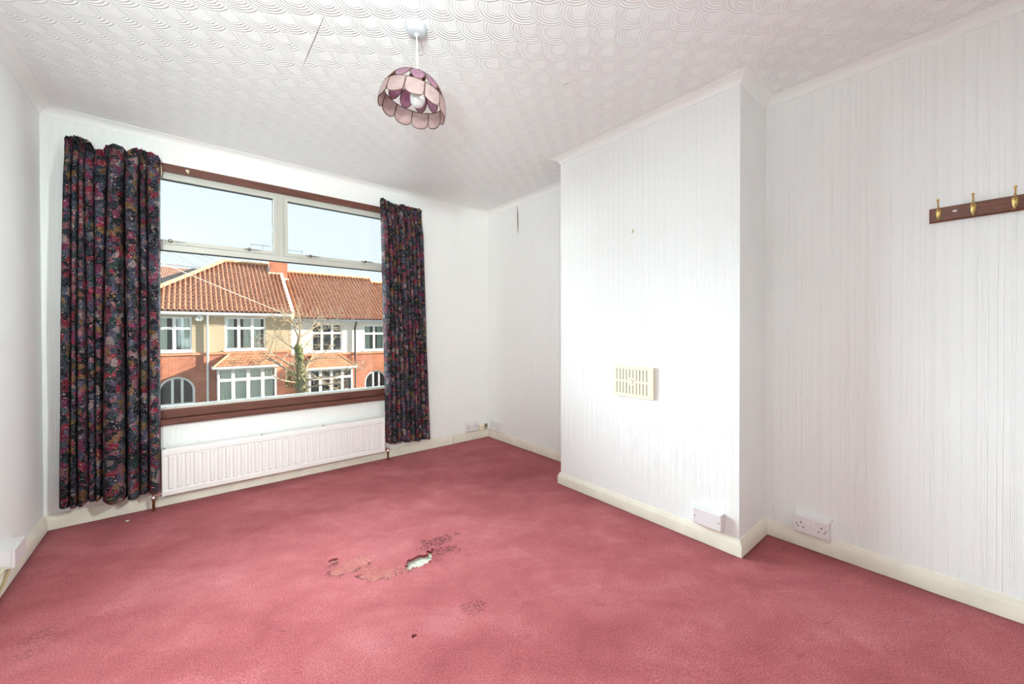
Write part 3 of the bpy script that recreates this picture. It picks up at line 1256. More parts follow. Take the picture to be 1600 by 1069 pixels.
# ------------------------------------------------------------------ vent grille on the breast
def vent():
    y0, y1, z0, z1 = 1.226, 1.501, .712, .901
    th = .016
    xf = B - th
    root = thing('vent_grille', 'cream plastic hit-and-miss vent grille on the chimney breast', 'vent', (B, (y0 + y1) / 2, z0))
    cols = [940 + c_ / 13.36 for c_ in (322, 388, 452, 518, 585, 655, 727, 795, 868, 940)]
    ycs = sorted(px(p, 595, 'x', xf).y for p in cols)
    hw = .0032
    zm = (z0 + z1) / 2
    holes = []
    for k, yy in enumerate(ycs):
        kn = k in (4, 5)
        gap = .022 if kn else .007
        holes.append((yy - hw, yy + hw, z0 + .020, zm - gap))
        holes.append((yy - hw, yy + hw, zm + gap, z1 - .020))
    mb = MB()
    # front plate with real slots, built in (y, z) then mapped to x
    tmp = MB()
    wall_with_holes(tmp, y0 + .003, y1 - .003, z0 + .003, z1 - .003, holes, 0, .004)
    mb.add([(xf + v[1], v[0], v[2]) for v in tmp.v], tmp.f)
    mb.build('front_plate', MT['cream_plastic'], root)
    rim = MB()
    for a in ((y0, y0 + .004, z0, z1), (y1 - .004, y1, z0, z1), (y0 + .004, y1 - .004, z0, z0 + .004), (y0 + .004, y1 - .004, z1 - .004, z1)):
        rim.box(xf + .001, B + .001, a[0], a[1], a[2], a[3])
    rim.build('rim', MT['cream_plastic'], root)
    MB().box(xf + .0055, xf + .008, y0 + .006, y1 - .006, z0 + .006, z1 - .006).build('shutter', MT['vent_back'], root)
    ky = (ycs[4] + ycs[5]) / 2
    MB().lathe([(.015, 0), (.015, .003), (.010, .006), (.004, .007)], (xf + .0005, ky, zm), 20, (-1, 0, 0)).build('knob', MT['cream_plastic'], root, smooth=40)


vent()
q = px(989, 361, 'x', B)
nl = MB()
nl.lathe([(.008, 0), (.008, .002), (.006, .004)], (B + .0005, q.y, q.z + .004), 12, (-1, 0, 0))
nl.tube([(B - .003, q.y, q.z + .003), (B - .010, q.y - .002, q.z - .006), (B - .012, q.y - .003, q.z - .014), (B - .020, q.y - .003, q.z - .012)], .003, 8)
tag(nl.build('picture_hook', MT['cream_plastic'], smooth=True, origin=(B, q.y, q.z)), 'small cream picture hook high on the chimney breast', 'hook')
q = px(1173 + 127, 815, 'x', R)
nl = MB().lathe([(.004, 0), (.004, .003), (.002, .005)], (R + .0005, .476, .172), 10, (-1, 0, 0))
tag(nl.build('wall_screw', MT['cord'], smooth=True, origin=(R, .476, .172)), 'tiny screw head in the wall above the switched double socket', 'screw')


# ------------------------------------------------------------------ coat hook rail
def hook_rail():
    y1, y0, z0, z1 = .152, -.205, 1.573, 1.632
    xf = R - .019
    root = thing('coat_hook_rail', 'polished mahogany rail with brass coat hooks on the right wall', 'coat rack', (R, (y0 + y1) / 2, z0))
    MB().cbox(xf, R + .001, y0, y1, z0, z1, .004, 'x', -1).build('board', MT['mahogany'], root)
    for yy in (.125, .031, -.072, -.170):
        zc = z0 + .030
        h = MB()
        # tapered cast plate
        pl = [(-.0065, .022), (.0065, .022), (.0085, .012), (.0075, -.002), (.0045, -.018), (0, -.026), (-.0045, -.018), (-.0075, -.002), (-.0085, .012)]
        n = len(pl)
        vs = [(xf + .001, yy + a, zc + b) for a, b in pl] + [(xf - .004, yy + a, zc + b) for a, b in pl] + [(xf - .007, yy + a * .6, zc + b * .72 - .001) for a, b in pl]
        fs = [tuple(range(2 * n, 3 * n))]
        for l in range(2):
            for i in range(n):
                j = (i + 1) % n
                fs.append((l * n + i, l * n + j, (l + 1) * n + j, (l + 1) * n + i))
        h.add(vs, fs)
        hk_ = h.build('hook', MT['brass'], root, smooth=60)
        hk_['label'] = 'brass coat hook'
        a = MB()
        a.tube([(xf - .004, yy, zc + .012), (xf - .016, yy, zc + .020), (xf - .026, yy, zc + .032), (xf - .033, yy, zc + .044), (xf - .036, yy, zc + .050)], [.0035, .003, .0026, .0026, .003], 10)
        a.lathe([(.001, -.005), (.0045, -.003), (.0052, 0), (.0040, .0035), (.001, .005)], (xf - .037, yy, zc + .053), 12, (-.35, 0, 1))
        a.build('upper_arm', MT['brass'], hk_, smooth=60)
        b = MB()
        b.tube([(xf - .005, yy, zc - .016), (xf - .013, yy, zc - .020), (xf - .018, yy, zc - .015)], [.003, .0026, .0028], 8)
        b.lathe([(.001, -.003), (.0038, 0), (.001, .004)], (xf - .0185, yy, zc - .012), 10)
        b.build('lower_arm', MT['brass'], hk_, smooth=60)
    for yy in (.080, -.128):
        o = MB().lathe([(.0062, 0), (.006, .0016), (.004, .0034), (.001, .004)], (xf + .0005, yy, z0 + .035), 16, (-1, 0, 0)).build('screw', MT['chrome'], root, smooth=40)
        o['label'] = 'domed chrome screw'


hook_rail()


# ------------------------------------------------------------------ pendant with shell shade
def pendant():
    q = px(651, 42, 'z', H)
    cx, cy = q.x, q.y
    root = thing('pendant_lamp', 'ceiling pendant with scalloped pink shell dome shade and white bulb', 'pendant lamp', (cx, cy, H))
    MB().lathe([(.040, .001), (.041, -.006), (.041, -.020), (.037, -.027), (.030, -.031), (.012, -.033), (.008, -.040), (.004, -.041)], (cx, cy, H), 32).build('ceiling_rose', MT['rose'], root, smooth=40)
    ztop = 2.172
    rim = 2.028
    MB().tube([(cx, cy, H - .035), (cx + .001, cy, H - .10), (cx + .003, cy - .001, ztop - .005)], .0033, 8).build('flex', MT['flex'], root, smooth=True)
    MB().lathe([(.007, .0), (.016, -.006), (.018, -.03), (.019, -.052), (.015, -.055)], (cx + .003, cy, ztop + .003), 20).build('lampholder', MT['white_gloss'], root, smooth=40)
    MB().lathe([(.012, .0), (.014, -.010), (.022, -.022), (.029, -.036), (.031, -.050), (.028, -.066), (.019, -.077), (.008, -.081)], (cx + .003, cy, ztop - .048), 24).build('bulb', MT['bulb'], root, smooth=60)
    # dome: meridian by angle, tilted
    Rd = .134
    hgt = ztop - rim
    ctr = Vector((cx + .003, cy, rim))
    tilt = Matrix.Rotation(math.radians(9), 4, fw) @ Matrix.Rotation(math.radians(-1), 4, rt)

    def surf(phi, s, off=0.0):
        """s: 0 at the crown .. 1 at the rim level, beyond 1 hangs below"""
        th = min(s, 1.0) * PI / 2 * .97
        r_ = Rd * math.sin(th) ** .92
        z = hgt * math.cos(th) ** .95
        if s > 1:
            z -= (s - 1) * .15
        p = Vector((math.cos(phi) * (r_ + off), math.sin(phi) * (r_ + off), z - hgt * .0))
        pt = Vector((0, 0, hgt))
        return ctr + pt + (tilt.to_3x3() @ (p - pt))
    N = 11
    base = math.atan2(CAM.y - cy, CAM.x - cx) + .06

    def panel(name, m, phi, outline, parent):
        """outline: list of (dphi, s) polygon"""
        nseg = len(outline)
        c0 = (sum(o[0] for o in outline) / nseg, sum(o[1] for o in outline) / nseg)
        mb = MB()
        vs = []
        for off in (.0008, -.0008):
            vs.append(surf(phi + c0[0], c0[1], off))
            for ring in (.5, 1.0):
                for (a, s) in outline:
                    vs.append(surf(phi + c0[0] + (a - c0[0]) * ring, c0[1] + (s - c0[1]) * ring, off))
        K = 1 + 2 * nseg
        fs = []
        for i in range(nseg):
            j = (i + 1) % nseg
            fs.append((0, 1 + i, 1 + j))
            fs.append((1 + i, 1 + nseg + i, 1 + nseg + j, 1 + j))
            fs.append((K, K + 1 + j, K + 1 + i))
            fs.append((K + 1 + i, K + 1 + j, K + 1 + nseg + j, K + 1 + nseg + i))
            fs.append((1 + nseg + i, K + 1 + nseg + i, K + 1 + nseg + j, 1 + nseg + j))
        mb.add(vs, fs)
        o = mb.build(name, m, parent, smooth=40)
        w = MB()
        pts = [surf(phi + a, s) for a, s in outline]
        w.tube(pts + pts[:2], .0019, 5, False)
        w.build('wire_edge', MT['shell_rim'], o)
        return o

    dp = 2 * PI / N
    for k in range(N):
        phi = base + k * dp
        # lower shield: straight sides, rounded bottom
        hw = dp * .485
        sh = [(-hw, .775), (-hw * .5, .770), (0, .768), (hw * .5, .770), (hw, .775), (hw, .86), (hw, .95)]
        for t in range(1, 8):
            a = PI * t / 8
            sh.append((hw * math.cos(a), .95 + .15 * math.sin(a) ** .8))
        sh += [(-hw, .95), (-hw, .86)]
        panel('shell_panel', MT['shell_pale'], phi, sh, root)
    for k in range(N):
        phi = base + (k + .05) * dp
        ov = []
        for t in range(16):
            a = 2 * PI * t / 16
            s = .575 + .19 * math.sin(a)
            # keep the oval's width in metres, not in angle
            wid = .0275 * math.cos(a)
            rr = Rd * math.sin(min(s, 1) * PI / 2 * .97)
            ov.append((wid / max(rr, .03), s))
        panel('shell_oval', MT['shell_pink'], phi, ov, root)
    for k in range(N):
        phi = base + (k + .05) * dp
    # crown ring and spider
    cr = MB()
    for s_ in (.385, .768):
        pts = [surf(2 * PI * t / 40, s_) for t in range(40)]
        cr.tube(pts + pts[:2], .0014, 5, False)
    for t in range(4):
        cr.tube([surf(t * PI / 2 + .3, .385), surf(t * PI / 2 + .3, .10)], .0014, 5)
    cr.build('wire_ring', MT['shell_rim'], root)
    cap = MB()
    cap.lathe([(.034, -.004), (.030, .001), (.012, .005), (.010, .003)], ctr + Vector((0, 0, hgt - .004)), 24)
    cap.build('crown_cap', MT['shell_rim'], root, smooth=40)


pendant()

# tiny eyelet left on the carpet by the curtain
q = px(199, 815, 'z', 0)
ey = MB()
ey.tube([(q.x + .007 * math.cos(a * PI / 8), q.y + .007 * math.sin(a * PI / 8), .0035) for a in range(18)], .0026, 6, False)
tag(ey.build('eyelet', MT['chrome'], smooth=True, origin=(q.x, q.y, 0)), 'small metal ring lying on the carpet below the wide curtain', 'ring')


# ------------------------------------------------------------------ outside: the terrace across the road
YF = 22.5
GZ = EYE - 3.92                    # street level
MT['brick'] = brick_mat('orange_brick', (.50, .150, .070), (.40, .11, .055), (.42, .33, .26))
MT['dash'] = plain('beige_pebbledash', (.52, .42, .29), .95, noise=.35, nscale=26, bump=.01, bscale=60)
MT['render'] = plain('white_render', (.74, .72, .66), .9, noise=.08, nscale=2)
MT['roll'] = tile_mat('weathered_clay_tiles', [(.17, .062, .036), (.33, .128, .062), (.44, .225, .125)])
MT['plain_tile'] = tile_mat('orange_plain_tiles', [(.42, .16, .075), (.56, .24, .12), (.60, .30, .17)], .11)
MT['brown_tile'] = tile_mat('brown_plain_tiles', [(.30, .13, .085), (.38, .18, .12), (.42, .22, .15)], .30)
MT['slate'] = plain('dark_slate', (.05, .055, .06), .7, noise=.3, nscale=4)
MT['upvc'] = plain('white_window_frame', (.80, .80, .79), .4)
MT['lintel'] = plain('orange_string_course', (.60, .27, .15), .85, noise=.15, nscale=5)
MT['mortar'] = plain('pale_mortar', (.70, .64, .52), .9, noise=.2, nscale=9)
MT['ridge'] = plain('buff_ridge_tile', (.58, .36, .19), .85, noise=.25, nscale=6)
MT['lead'] = plain('blue_grey_lead', (.13, .15, .17), .6)
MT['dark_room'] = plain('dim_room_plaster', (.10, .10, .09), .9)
MT['net'] = plain('pale_net_curtain', (.86, .87, .78), .9)
MT['pale_green'] = plain('green_curtain', (.42, .48, .36), .9)
MT['iron'] = plain('black_painted_iron', (.03, .03, .035), .5)
MT['asphalt'] = plain('grey_asphalt', (.05, .05, .05), .9, noise=.25, nscale=3)
MT['paving'] = plain('concrete_paving', (.12, .12, .11), .9, noise=.2, nscale=2)
MT['garden'] = plain('winter_garden_soil', (.05, .05, .03), .95, noise=.4, nscale=2)
MT['bark'] = plain('grey_brown_bark', (.36, .28, .19), .9, noise=.4, nscale=14)
MT['ivy'] = plain('yellow_green_ivy', (.17, .19, .05), .6, noise=.85, nscale=16)
MT['wire'] = plain('dark_telephone_wire', (.10, .11, .12), .6)
MT['pane_dark'] = glass_mat('house_glass', (.93, .96, .96))

struct(MB().box(-60, 90, D + 1.0, 90, GZ - .3, GZ - .02).build('ground', MT['garden']), 'ground of the street outside')
struct(MB().box(-60, 90, 9.2, 15.6, GZ - .1, GZ - .01).build('road', MT['asphalt']), 'asphalt road outside the window')
for nm, y0, y1 in (('pavement_near', 7.2, 9.2), ('pavement_far', 15.6, 17.6)):
    struct(MB().box(-60, 90, y0, y1, GZ - .1, GZ + .08).build(nm, MT['paving']), 'concrete pavement beside the road')


def tiled_slope(mb, x0, x1, ye, ze, yr, zr, hip=0.0, roll=.185, course=.30):
    """corrugated clay tile slope rising from eaves (ye, ze) to ridge (yr, zr); hip: run of a hip on the x0 side"""
    L = math.hypot(yr - ye, zr - ze)
    nc = max(1, round(L / course))
    nr = max(1, round((x1 - x0) / roll))
    ny, nz = -(zr - ze) / L, (yr - ye) / L
    prof = [(0.0, .0), (.14, -.008), (.36, -.008), (.50, .012), (.64, .070), (.80, .076), (.93, .040)]
    xs = []
    for k in range(nr):
        for (t, h) in prof:
            xs.append((x0 + (k + t) * (x1 - x0) / nr, h))
    xs.append((x1, 0.0))
    rows = []
    for c_ in range(nc):
        rows.append((c_ / nc, .028))
        rows.append(((c_ + .999) / nc, .004))
    vs = []
    for (f, lift) in rows:
        for (x, h) in xs:
            ff = f
            if hip > 0:
                ff = min(f, max(0.0, (x - x0) / hip))
            hh = h + lift
            y = ye + (yr - ye) * ff + ny * hh
            z = ze + (zr - ze) * ff + nz * hh
            vs.append((x, y, z))
    m = len(xs)
    fs = []
    for r_ in range(len(rows) - 1):
        for i in range(m - 1):
            if hip > 0 and rows[r_][0] > max(0.0, (xs[i + 1][0] - x0) / hip):
                continue
            fs.append((r_ * m + i, r_ * m + i + 1, (r_ + 1) * m + i + 1, (r_ + 1) * m + i))
    return mb.add(vs, fs)


RIDGE_ME = {}


def ridge_tiles(a, b, parent, name='ridge_tile', step=.42):
    """half-round cap tiles, one object each, sharing one mesh"""
    a, b = Vector(a), Vector(b)
    L = (b - a).length
    n = max(1, round(L / step))
    if 'me' not in RIDGE_ME:
        mb = MB()
        vs, fs = [], []
        for e, (s, rr) in enumerate(((0.0, .13), (.37, .13), (.37, .15), (.44, .15))):
            for k in range(7):
                an = PI * k / 6
                vs.append((s, rr * math.cos(an), rr * math.sin(an) * .9))
        for e in range(3):
            for k in range(6):
                fs.append((e * 7 + k, e * 7 + k + 1, (e + 1) * 7 + k + 1, (e + 1) * 7 + k))
        me = bpy.data.meshes.new('ridge_tile')
        me.from_pydata(vs, [], fs)
        me.materials.append(MT['ridge'])
        RIDGE_ME['me'] = me
    d = (b - a).normalized()
    y = Vector((0, 0, 1)).cross(d).normalized()
    z = d.cross(y)
    rot = Matrix((d, y, z)).transposed()
    base = Vector((0, 0, 0))
    p = parent
    while p is not None:
        base += p.location
        p = p.parent
    for k in range(n):
        o = bpy.data.objects.new(name, RIDGE_ME['me'])
        COL.objects.link(o)
        o.parent = parent
        pos = a + d * (L * k / n) - base
        o.matrix_local = Matrix.Translation(pos) @ rot.to_4x4() @ Matrix.Diagonal((L / n / .42, 1, 1, 1))


def house_window(root, x0, x1, z0, z1, y, cols, tz, curtain_m, seed=0, fd_=.07, fwid=.075):
    """white casement set into the wall: frame part with panes and curtains as sub-parts"""
    rnd = random.Random(seed)
    mb = MB()
    yo = y + .03
    mb.box(x0, x1, yo, yo + fd_, z1 - fwid, z1)
    mb.box(x0, x1, yo, yo + fd_, z0, z0 + fwid)
    w = (x1 - x0) / cols
    for k in range(cols + 1):
        xx = x0 + k * w
        a = max(x0, xx - fwid * (.8 if 0 < k < cols else 1))
        b = min(x1, xx + fwid * (.8 if 0 < k < cols else 1))
        mb.box(a, b, yo, yo + fd_, z0 + fwid, z1 - fwid)
    zt = z0 + (z1 - z0) * tz
    mb.box(x0 + fwid, x1 - fwid, yo - .006, yo + fd_, zt - fwid * .75, zt + fwid * .75)
    mb.box(x0 - .05, x1 + .05, y - .07, y + .05, z0 - .07, z0)          # sill
    o = mb.build('window', MT['upvc'], root)
    for k in range(cols):
        a, b = x0 + k * w + fwid * .8, x0 + (k + 1) * w - fwid * .8
        for (c_, d_) in ((z0 + fwid, zt - fwid * .7), (zt + fwid * .7, z1 - fwid)):
            MB().box(a, b, yo + fd_ * .6, yo + fd_ * .6 + .008, c_, d_).build('pane', MT['pane_dark'], o)
    if curtain_m is not None:
        k0 = 0
        for k in range(cols):
            a, b = x0 + k * w, x0 + (k + 1) * w
            spans = [(a + .05, a + (b - a) * rnd.uniform(.55, .75))] if k % 2 == 0 else [(a + (b - a) * rnd.uniform(.25, .45), b - .05)]
            for (p0, p1) in spans:
                n = 26
                vs = []
                for zz in (z0 + .03, z1 - .05):
                    for i in range(n + 1):
                        t = i / n
                        vs.append((p0 + (p1 - p0) * t, y + .155 + .025 * math.sin(t * 6 * PI + seed), zz))
                fs = [(i, i + 1, n + 2 + i, n + 1 + i) for i in range(n)]
                MB().add(vs, fs).build('curtain', curtain_m, o, smooth=70)
    return o


def arch_hole_pts(cx, rad, spring, n=14):
    return [(cx + rad * math.cos(PI * k / n), spring + rad * math.sin(PI * k / n)) for k in range(n + 1)]


def arch_fill(mb, x0, x1, ztop, cx, rad, spring, y0, y1):
    """wall piece between an arch and the flat top ztop, spanning x0..x1 (= cx -+ rad)"""
    pts = arch_hole_pts(cx, rad, spring)
    n = len(pts)
    for i in range(n - 1):
        (xa, za), (xb, zb) = pts[i], pts[i + 1]
        vs = []
        for y in (y0, y1):
            vs += [(xa, y, za), (xb, y, zb), (xb, y, ztop), (xa, y, ztop)]
        mb.add(vs, [(0, 1, 2, 3), (7, 6, 5, 4), (0, 4, 5, 1), (1, 5, 6, 2), (2, 6, 7, 3), (3, 7, 4, 0)])
    return mb


def bay(root, x0, x1, zt, zb, rx0, rx1, rz, cols, yb, curtain_m, seed):
    """square bay: brick base, white glazing, hipped plain-tile roof"""
    b = MB()
    zs = zb
    b.box(x0, x1, yb, YF + .02, GZ, zs)
    o = b.build('bay', MT['brick'], root)
    house_window(o, x0, x1, zs, zt, yb, cols, .70, None, seed, .09, .085)
    # side glazing
    for xa, xb in ((x0, x0 + .09), (x1 - .09, x1)):
        s = MB()
        s.box(xa, xb, yb + .10, YF, zs, zs + .09)
        s.box(xa, xb, yb + .10, YF, zt - .09, zt)
        s.box(xa, xb, YF - .09, YF, zs + .09, zt - .09)
        s.box(xa, xb, yb + .1, YF, zs + (zt - zs) * .7 - .05, zs + (zt - zs) * .7 + .05)
        s.box(xa + .03, xa + .04, yb + .10, YF, zs + .05, zt - .05)
        s.build('side_frame', MT['upvc'], o)
    if curtain_m:
        n = 60
        vs = []
        for zz in (zs + .03, zt - .05):
            for i in range(n + 1):
                t = i / n
                vs.append((x0 + .12 + (x1 - x0 - .24) * t, yb + .24 + .03 * math.sin(t * 26 * PI), zz))
        MB().add(vs, [(i, i + 1, n + 2 + i, n + 1 + i) for i in range(n)]).build('net_curtain', curtain_m, o, smooth=70)
    # roof
    ex0, ex1, ey, ez = x0 - .16, x1 + .16, yb - .14, zt + .10
    rf = MB()
    vs = [(ex0, ey, ez), (ex1, ey, ez), (ex1, YF, ez), (ex0, YF, ez), (rx0, YF, rz), (rx1, YF, rz)]
    rf.add(vs, [(0, 1, 5, 4), (1, 2, 5), (3, 0, 4), (2, 3, 4, 5), (3, 2, 1, 0)])
    r_ = rf.build('bay_roof', MT['plain_tile'], o)
    for a_, b_ in (((ex0, ey, ez), (rx0, YF, rz)), ((ex1, ey, ez), (rx1, YF, rz))):
        a_, b_ = Vector(a_), Vector(b_)
        MB().tube([a_, b_], .045, 6).build('hip_cap', MT['ridge'], o)
    g = MB()
    g.box(ex0 - .03, ex1 + .03, ey - .07, ey + .04, ez - .09, ez)
    g.box(ex0 - .05, ex0 + .03, ey + .04, YF, ez - .09, ez)
    g.box(ex1 - .03, ex1 + .05, ey + .04, YF, ez - .09, ez)
    g.build('bay_gutter', MT['upvc'], o)
    return o


def house(label, x0, x1, eave, ridge_z, wins, bay_d, arch, upper, hip, pipe, frames, nameplate=None):
    """eave: z of the gutter line; wins: list of (x0, x1, z0, z1, cols); arch: (cx, rad, crown)"""
    root = thing('house', label, 'house', ((x0 + x1) / 2, YF, GZ), 'terraced houses across the road')
    band = EYE - .95 if upper is MT['dash'] else EYE - 1.17
    cx, rad, crown = arch
    spring = crown - rad
    holes = [(w[0], w[1], w[2], w[3]) for w in wins]
    top = eave - .12
    up_ = wall_with_holes(MB(), x0, x1, band, top, holes, YF, YF + .28)
    up_.build('upper_wall', upper, root)
    bx0, bx1, bzt, bzb = bay_d[0], bay_d[1], bay_d[2], bay_d[3]
    lw = wall_with_holes(MB(), x0, x1, GZ, band - .10, [(cx - rad, cx + rad, GZ, crown + .02), (bx0 + .15, bx1 - .15, bzb, bzt)], YF, YF + .28)
    arch_fill(lw, cx - rad, cx + rad, crown + .02, cx, rad, spring, YF, YF + .28)
    lw.build('lower_wall', MT['brick'], root)
    st = MB().box(x0, x1, YF - .05, YF + .1, band - .10, band)
    st.build('string_course', MT['lintel'], root)
    # rest of the box
    bk = MB()
    bk.box(x0, x0 + .2, YF + .28, 29.6, GZ, top)
    bk.box(x1 - .2, x1, YF + .28, 29.6, GZ, top)
    bk.box(x0 + .2, x1 - .2, 29.4, 29.6, GZ, top)
    bk.build('rear_walls', MT['brick'], root)
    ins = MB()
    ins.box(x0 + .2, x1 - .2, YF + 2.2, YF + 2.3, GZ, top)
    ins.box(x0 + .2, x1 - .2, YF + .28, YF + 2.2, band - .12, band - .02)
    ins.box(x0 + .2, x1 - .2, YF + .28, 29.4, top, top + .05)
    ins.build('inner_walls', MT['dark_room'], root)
    for k, w in enumerate(wins):
        house_window(root, w[0], w[1], w[2], w[3], YF, w[4], .66, frames[k], 3 + k * 7)
    bay(root, *bay_d[:7], bay_d[7], YF - .75, bay_d[8], 5)
    # porch door
    dy = YF + .08
    d = MB()
    pts = arch_hole_pts(cx, rad, spring)
    ip = arch_hole_pts(cx, rad - .09, spring)
    n = len(pts)
    for i in range(n - 1):
        vs = []
        for y in (dy, dy + .06):
            vs += [(pts[i][0], y, pts[i][1]), (pts[i + 1][0], y, pts[i + 1][1]), (ip[i + 1][0], y, ip[i + 1][1]), (ip[i][0], y, ip[i][1])]
        d.add(vs, [(0, 1, 2, 3), (7, 6, 5, 4), (0, 4, 5, 1), (1, 5, 6, 2), (2, 6, 7, 3), (3, 7, 4, 0)])
    for xx in (cx - rad, cx - rad * .30, cx + rad * .22, cx + rad - .09):
        d.box(xx, xx + .09, dy, dy + .06, GZ, spring + (0 if abs(xx - cx) > rad * .6 else rad * .86))
    d.box(cx - rad, cx + rad, dy, dy + .06, GZ, GZ + .55)
    d.box(cx - rad, cx + rad, dy + .002, dy + .058, spring - .62, spring - .54)
    do = d.build('door', MT['upvc'], root)
    g = MB()
    g.prism([(cx - rad + .02, GZ + .1)] + [(a, b) for a, b in reversed(ip)] + [(cx + rad - .02, GZ + .1)], 'y', dy + .03, dy + .036)
    g.build('pane', MT['pane_dark'], do)
    # roof
    ye, ze, yr = YF - .36, eave + .03, 26.1
    hx = (yr - ye) if hip else 0.0
    rf = tiled_slope(MB(), x0 - (.36 if hip else 0), x1, ye, ze, yr, ridge_z, hx)
    r_ = rf.build('roof', MT['roll'], root)
    r_['kind'] = 'stuff'
    xe = x0 - .36 if hip else x0
    b_ = MB()
    b_.add([(xe + hx, yr, ridge_z - .02), (x1, yr, ridge_z - .02), (x1, 29.8, ze), (xe, 29.8, ze)], [(0, 1, 2, 3)])
    if hip:
        b_.add([(xe, ye, ze - .01), (xe + hx, yr, ridge_z - .02), (xe, 29.8, ze - .01)], [(0, 1, 2)])
    else:
        b_.add([(x0 + .01, ye + .1, ze - .05), (x0 + .01, yr, ridge_z - .06), (x0 + .01, 29.7, ze - .05)], [(0, 1, 2)])
    b_.add([(x1 - .01, ye + .1, ze - .05), (x1 - .01, yr, ridge_z - .06), (x1 - .01, 29.7, ze - .05)], [(0, 1, 2)])
    b_.build('rear_roof', MT['brown_tile'], root)
    if hip:
        ridge_tiles((xe, ye, ze + .03), (xe + hx, yr, ridge_z + .03), r_, 'hip_tile')
        ridge_tiles((xe, 29.8, ze + .03), (xe + hx, yr, ridge_z + .03), r_, 'hip_tile', .8)
    ridge_tiles((xe + hx, yr, ridge_z + .02), (x1, yr, ridge_z + .02), r_, 'ridge_tile')
    # gutter, fascia, soffit
    g = MB()
    g.box(x0 - (.36 if hip else 0), x1, ye + .06, ye + .10, eave - .14, eave + .02)
    g.build('fascia', MT['upvc'], root)
    s = MB()
    s.box(x0 - (.3 if hip else 0), x1, ye + .10, YF + .05, eave - .14, eave - .11)
    s.build('soffit', MT['upvc'], root)
    gm = MT['upvc'] if upper is MT['dash'] else MT['iron']
    MB().box(x0 - (.36 if hip else 0), x1 - .05, ye - .06, ye + .06, eave - .09, eave - .015).build('gutter', MT['upvc'] if upper is MT['dash'] else MT['lead'], root)
    MB().tube([(pipe, ye, eave - .06), (pipe, ye + .06, eave - .18), (pipe, YF - .09, eave - .42), (pipe, YF - .09, GZ)], .045, 10).build('downpipe', gm, root, smooth=40)
    return root


H1 = house('beige pebbledash and brick house with hipped tiled roof, across the road', -1.50, 4.64, EYE + .86, EYE + 3.75,
           [(-.46, .73, EYE - .86, EYE + .66, 2), (1.91, 3.53, EYE - .86, EYE + .68, 3)],
           (1.60, 3.88, EYE - 1.68, EYE - 3.42, 2.09, 3.42, EYE - 1.05, 4, MT['net']),
           (.20, .63, EYE - 1.98), MT['dash'], True, 1.27, [MT['net'], MT['net']])
H2 = house('white rendered and brick house with black downpipe, across the road', 4.64, 9.90, EYE + .62, EYE + 3.45,
           [(5.58, 7.12, EYE - 1.08, EYE + .42, 3), (8.28, 9.50, EYE - 1.08, EYE + .36, 2)],
           (5.30, 7.45, EYE - 1.96, EYE - 3.50, 5.65, 6.85, EYE - 1.24, 4, None),
           (9.00, .66, EYE - 2.26), MT['render'], False, 7.78, [None, MT['pale_green']])
H3 = house('house at the end of the terrace with lower ridge, across the road', 9.90, 15.6, EYE + .56, EYE + 3.22,
           [(10.4, 11.6, EYE - 1.1, EYE + .36, 2), (12.6, 14.2, EYE - 1.1, EYE + .36, 3)],
           (12.4, 14.5, EYE - 1.98, EYE - 3.5, 12.75, 14.1, EYE - 1.24, 4, MT['net']),
           (11.0, .62, EYE - 2.30), MT['render'], False, 12.0, [MT['net'], MT['net']])

# mortared verge between the two roofs
ye1 = YF - .36
vg = MB()
d0, d1 = Vector((4.64, ye1, EYE + .93)), Vector((4.64, 26.1, EYE + 3.80))
vg.add([d0 + Vector((-.07, 0, -.30)), d0 + Vector((.09, 0, -.30)), d0 + Vector((.09, 0, .06)), d0 + Vector((-.07, 0, .06)),
        d1 + Vector((-.07, 0, -.4)), d1 + Vector((.09, 0, -.4)), d1 + Vector((.09, 0, .06)), d1 + Vector((-.07, 0, .06))],
       [(3, 2, 1, 0), (4, 5, 6, 7), (0, 1, 5, 4), (1, 2, 6, 5), (2, 3, 7, 6), (3, 0, 4, 7)])
vg.build('verge', MT['mortar'], H1)

# chimney stack
ch = thing('chimney_stack', 'orange brick chimney stack on the ridge between the two nearest roofs', 'chimney', (4.55, 25.9, EYE + 3.2))
MB().box(4.10, 4.98, 25.35, 26.5, EYE + 2.9, EYE + 4.25).build('stack', MT['brick'], ch)
MB().box(4.05, 5.03, 25.30, 26.55, EYE + 4.18, EYE + 4.28).build('oversail', MT['brick'], ch)
fl_ = MB()
fl_.box(4.02, 4.62, 25.30, 25.36, EYE + 3.02, EYE + 3.30)
fl_.box(4.60, 5.04, 25.30, 25.36, EYE + 2.80, EYE + 3.02)
fl_.build('flashing', MT['mortar'], ch)
MB().box(4.06, 4.10, 25.33, 26.5, EYE + 3.0, EYE + 3.62).build('side_flashing', MT['lead'], ch)


def aerial(label, mast, boom0, boom1, n):
    """mast: points from inside the brickwork up to the boom's height"""
    top = Vector(mast[-1])
    a = thing('tv_aerial', label, 'aerial', mast[0])
    MB().tube(mast + [top + Vector((0, 0, .08))], .016, 6).build('mast', MT['wire'], a)
    MB().tube([(boom0, top.y, top.z), (boom1, top.y, top.z)], .012, 6).build('boom', MT['wire'], a)
    e = MB()
    for k in range(n):
        xx = boom0 + (boom1 - boom0) * k / (n - 1)
        e.tube([(xx, top.y - .16, top.z), (xx, top.y + .16, top.z)], .006, 5)
    e.tube([(boom0, top.y, top.z - .12), (boom0, top.y, top.z + .12)], .012, 5)
    e.build('elements', MT['wire'], a)


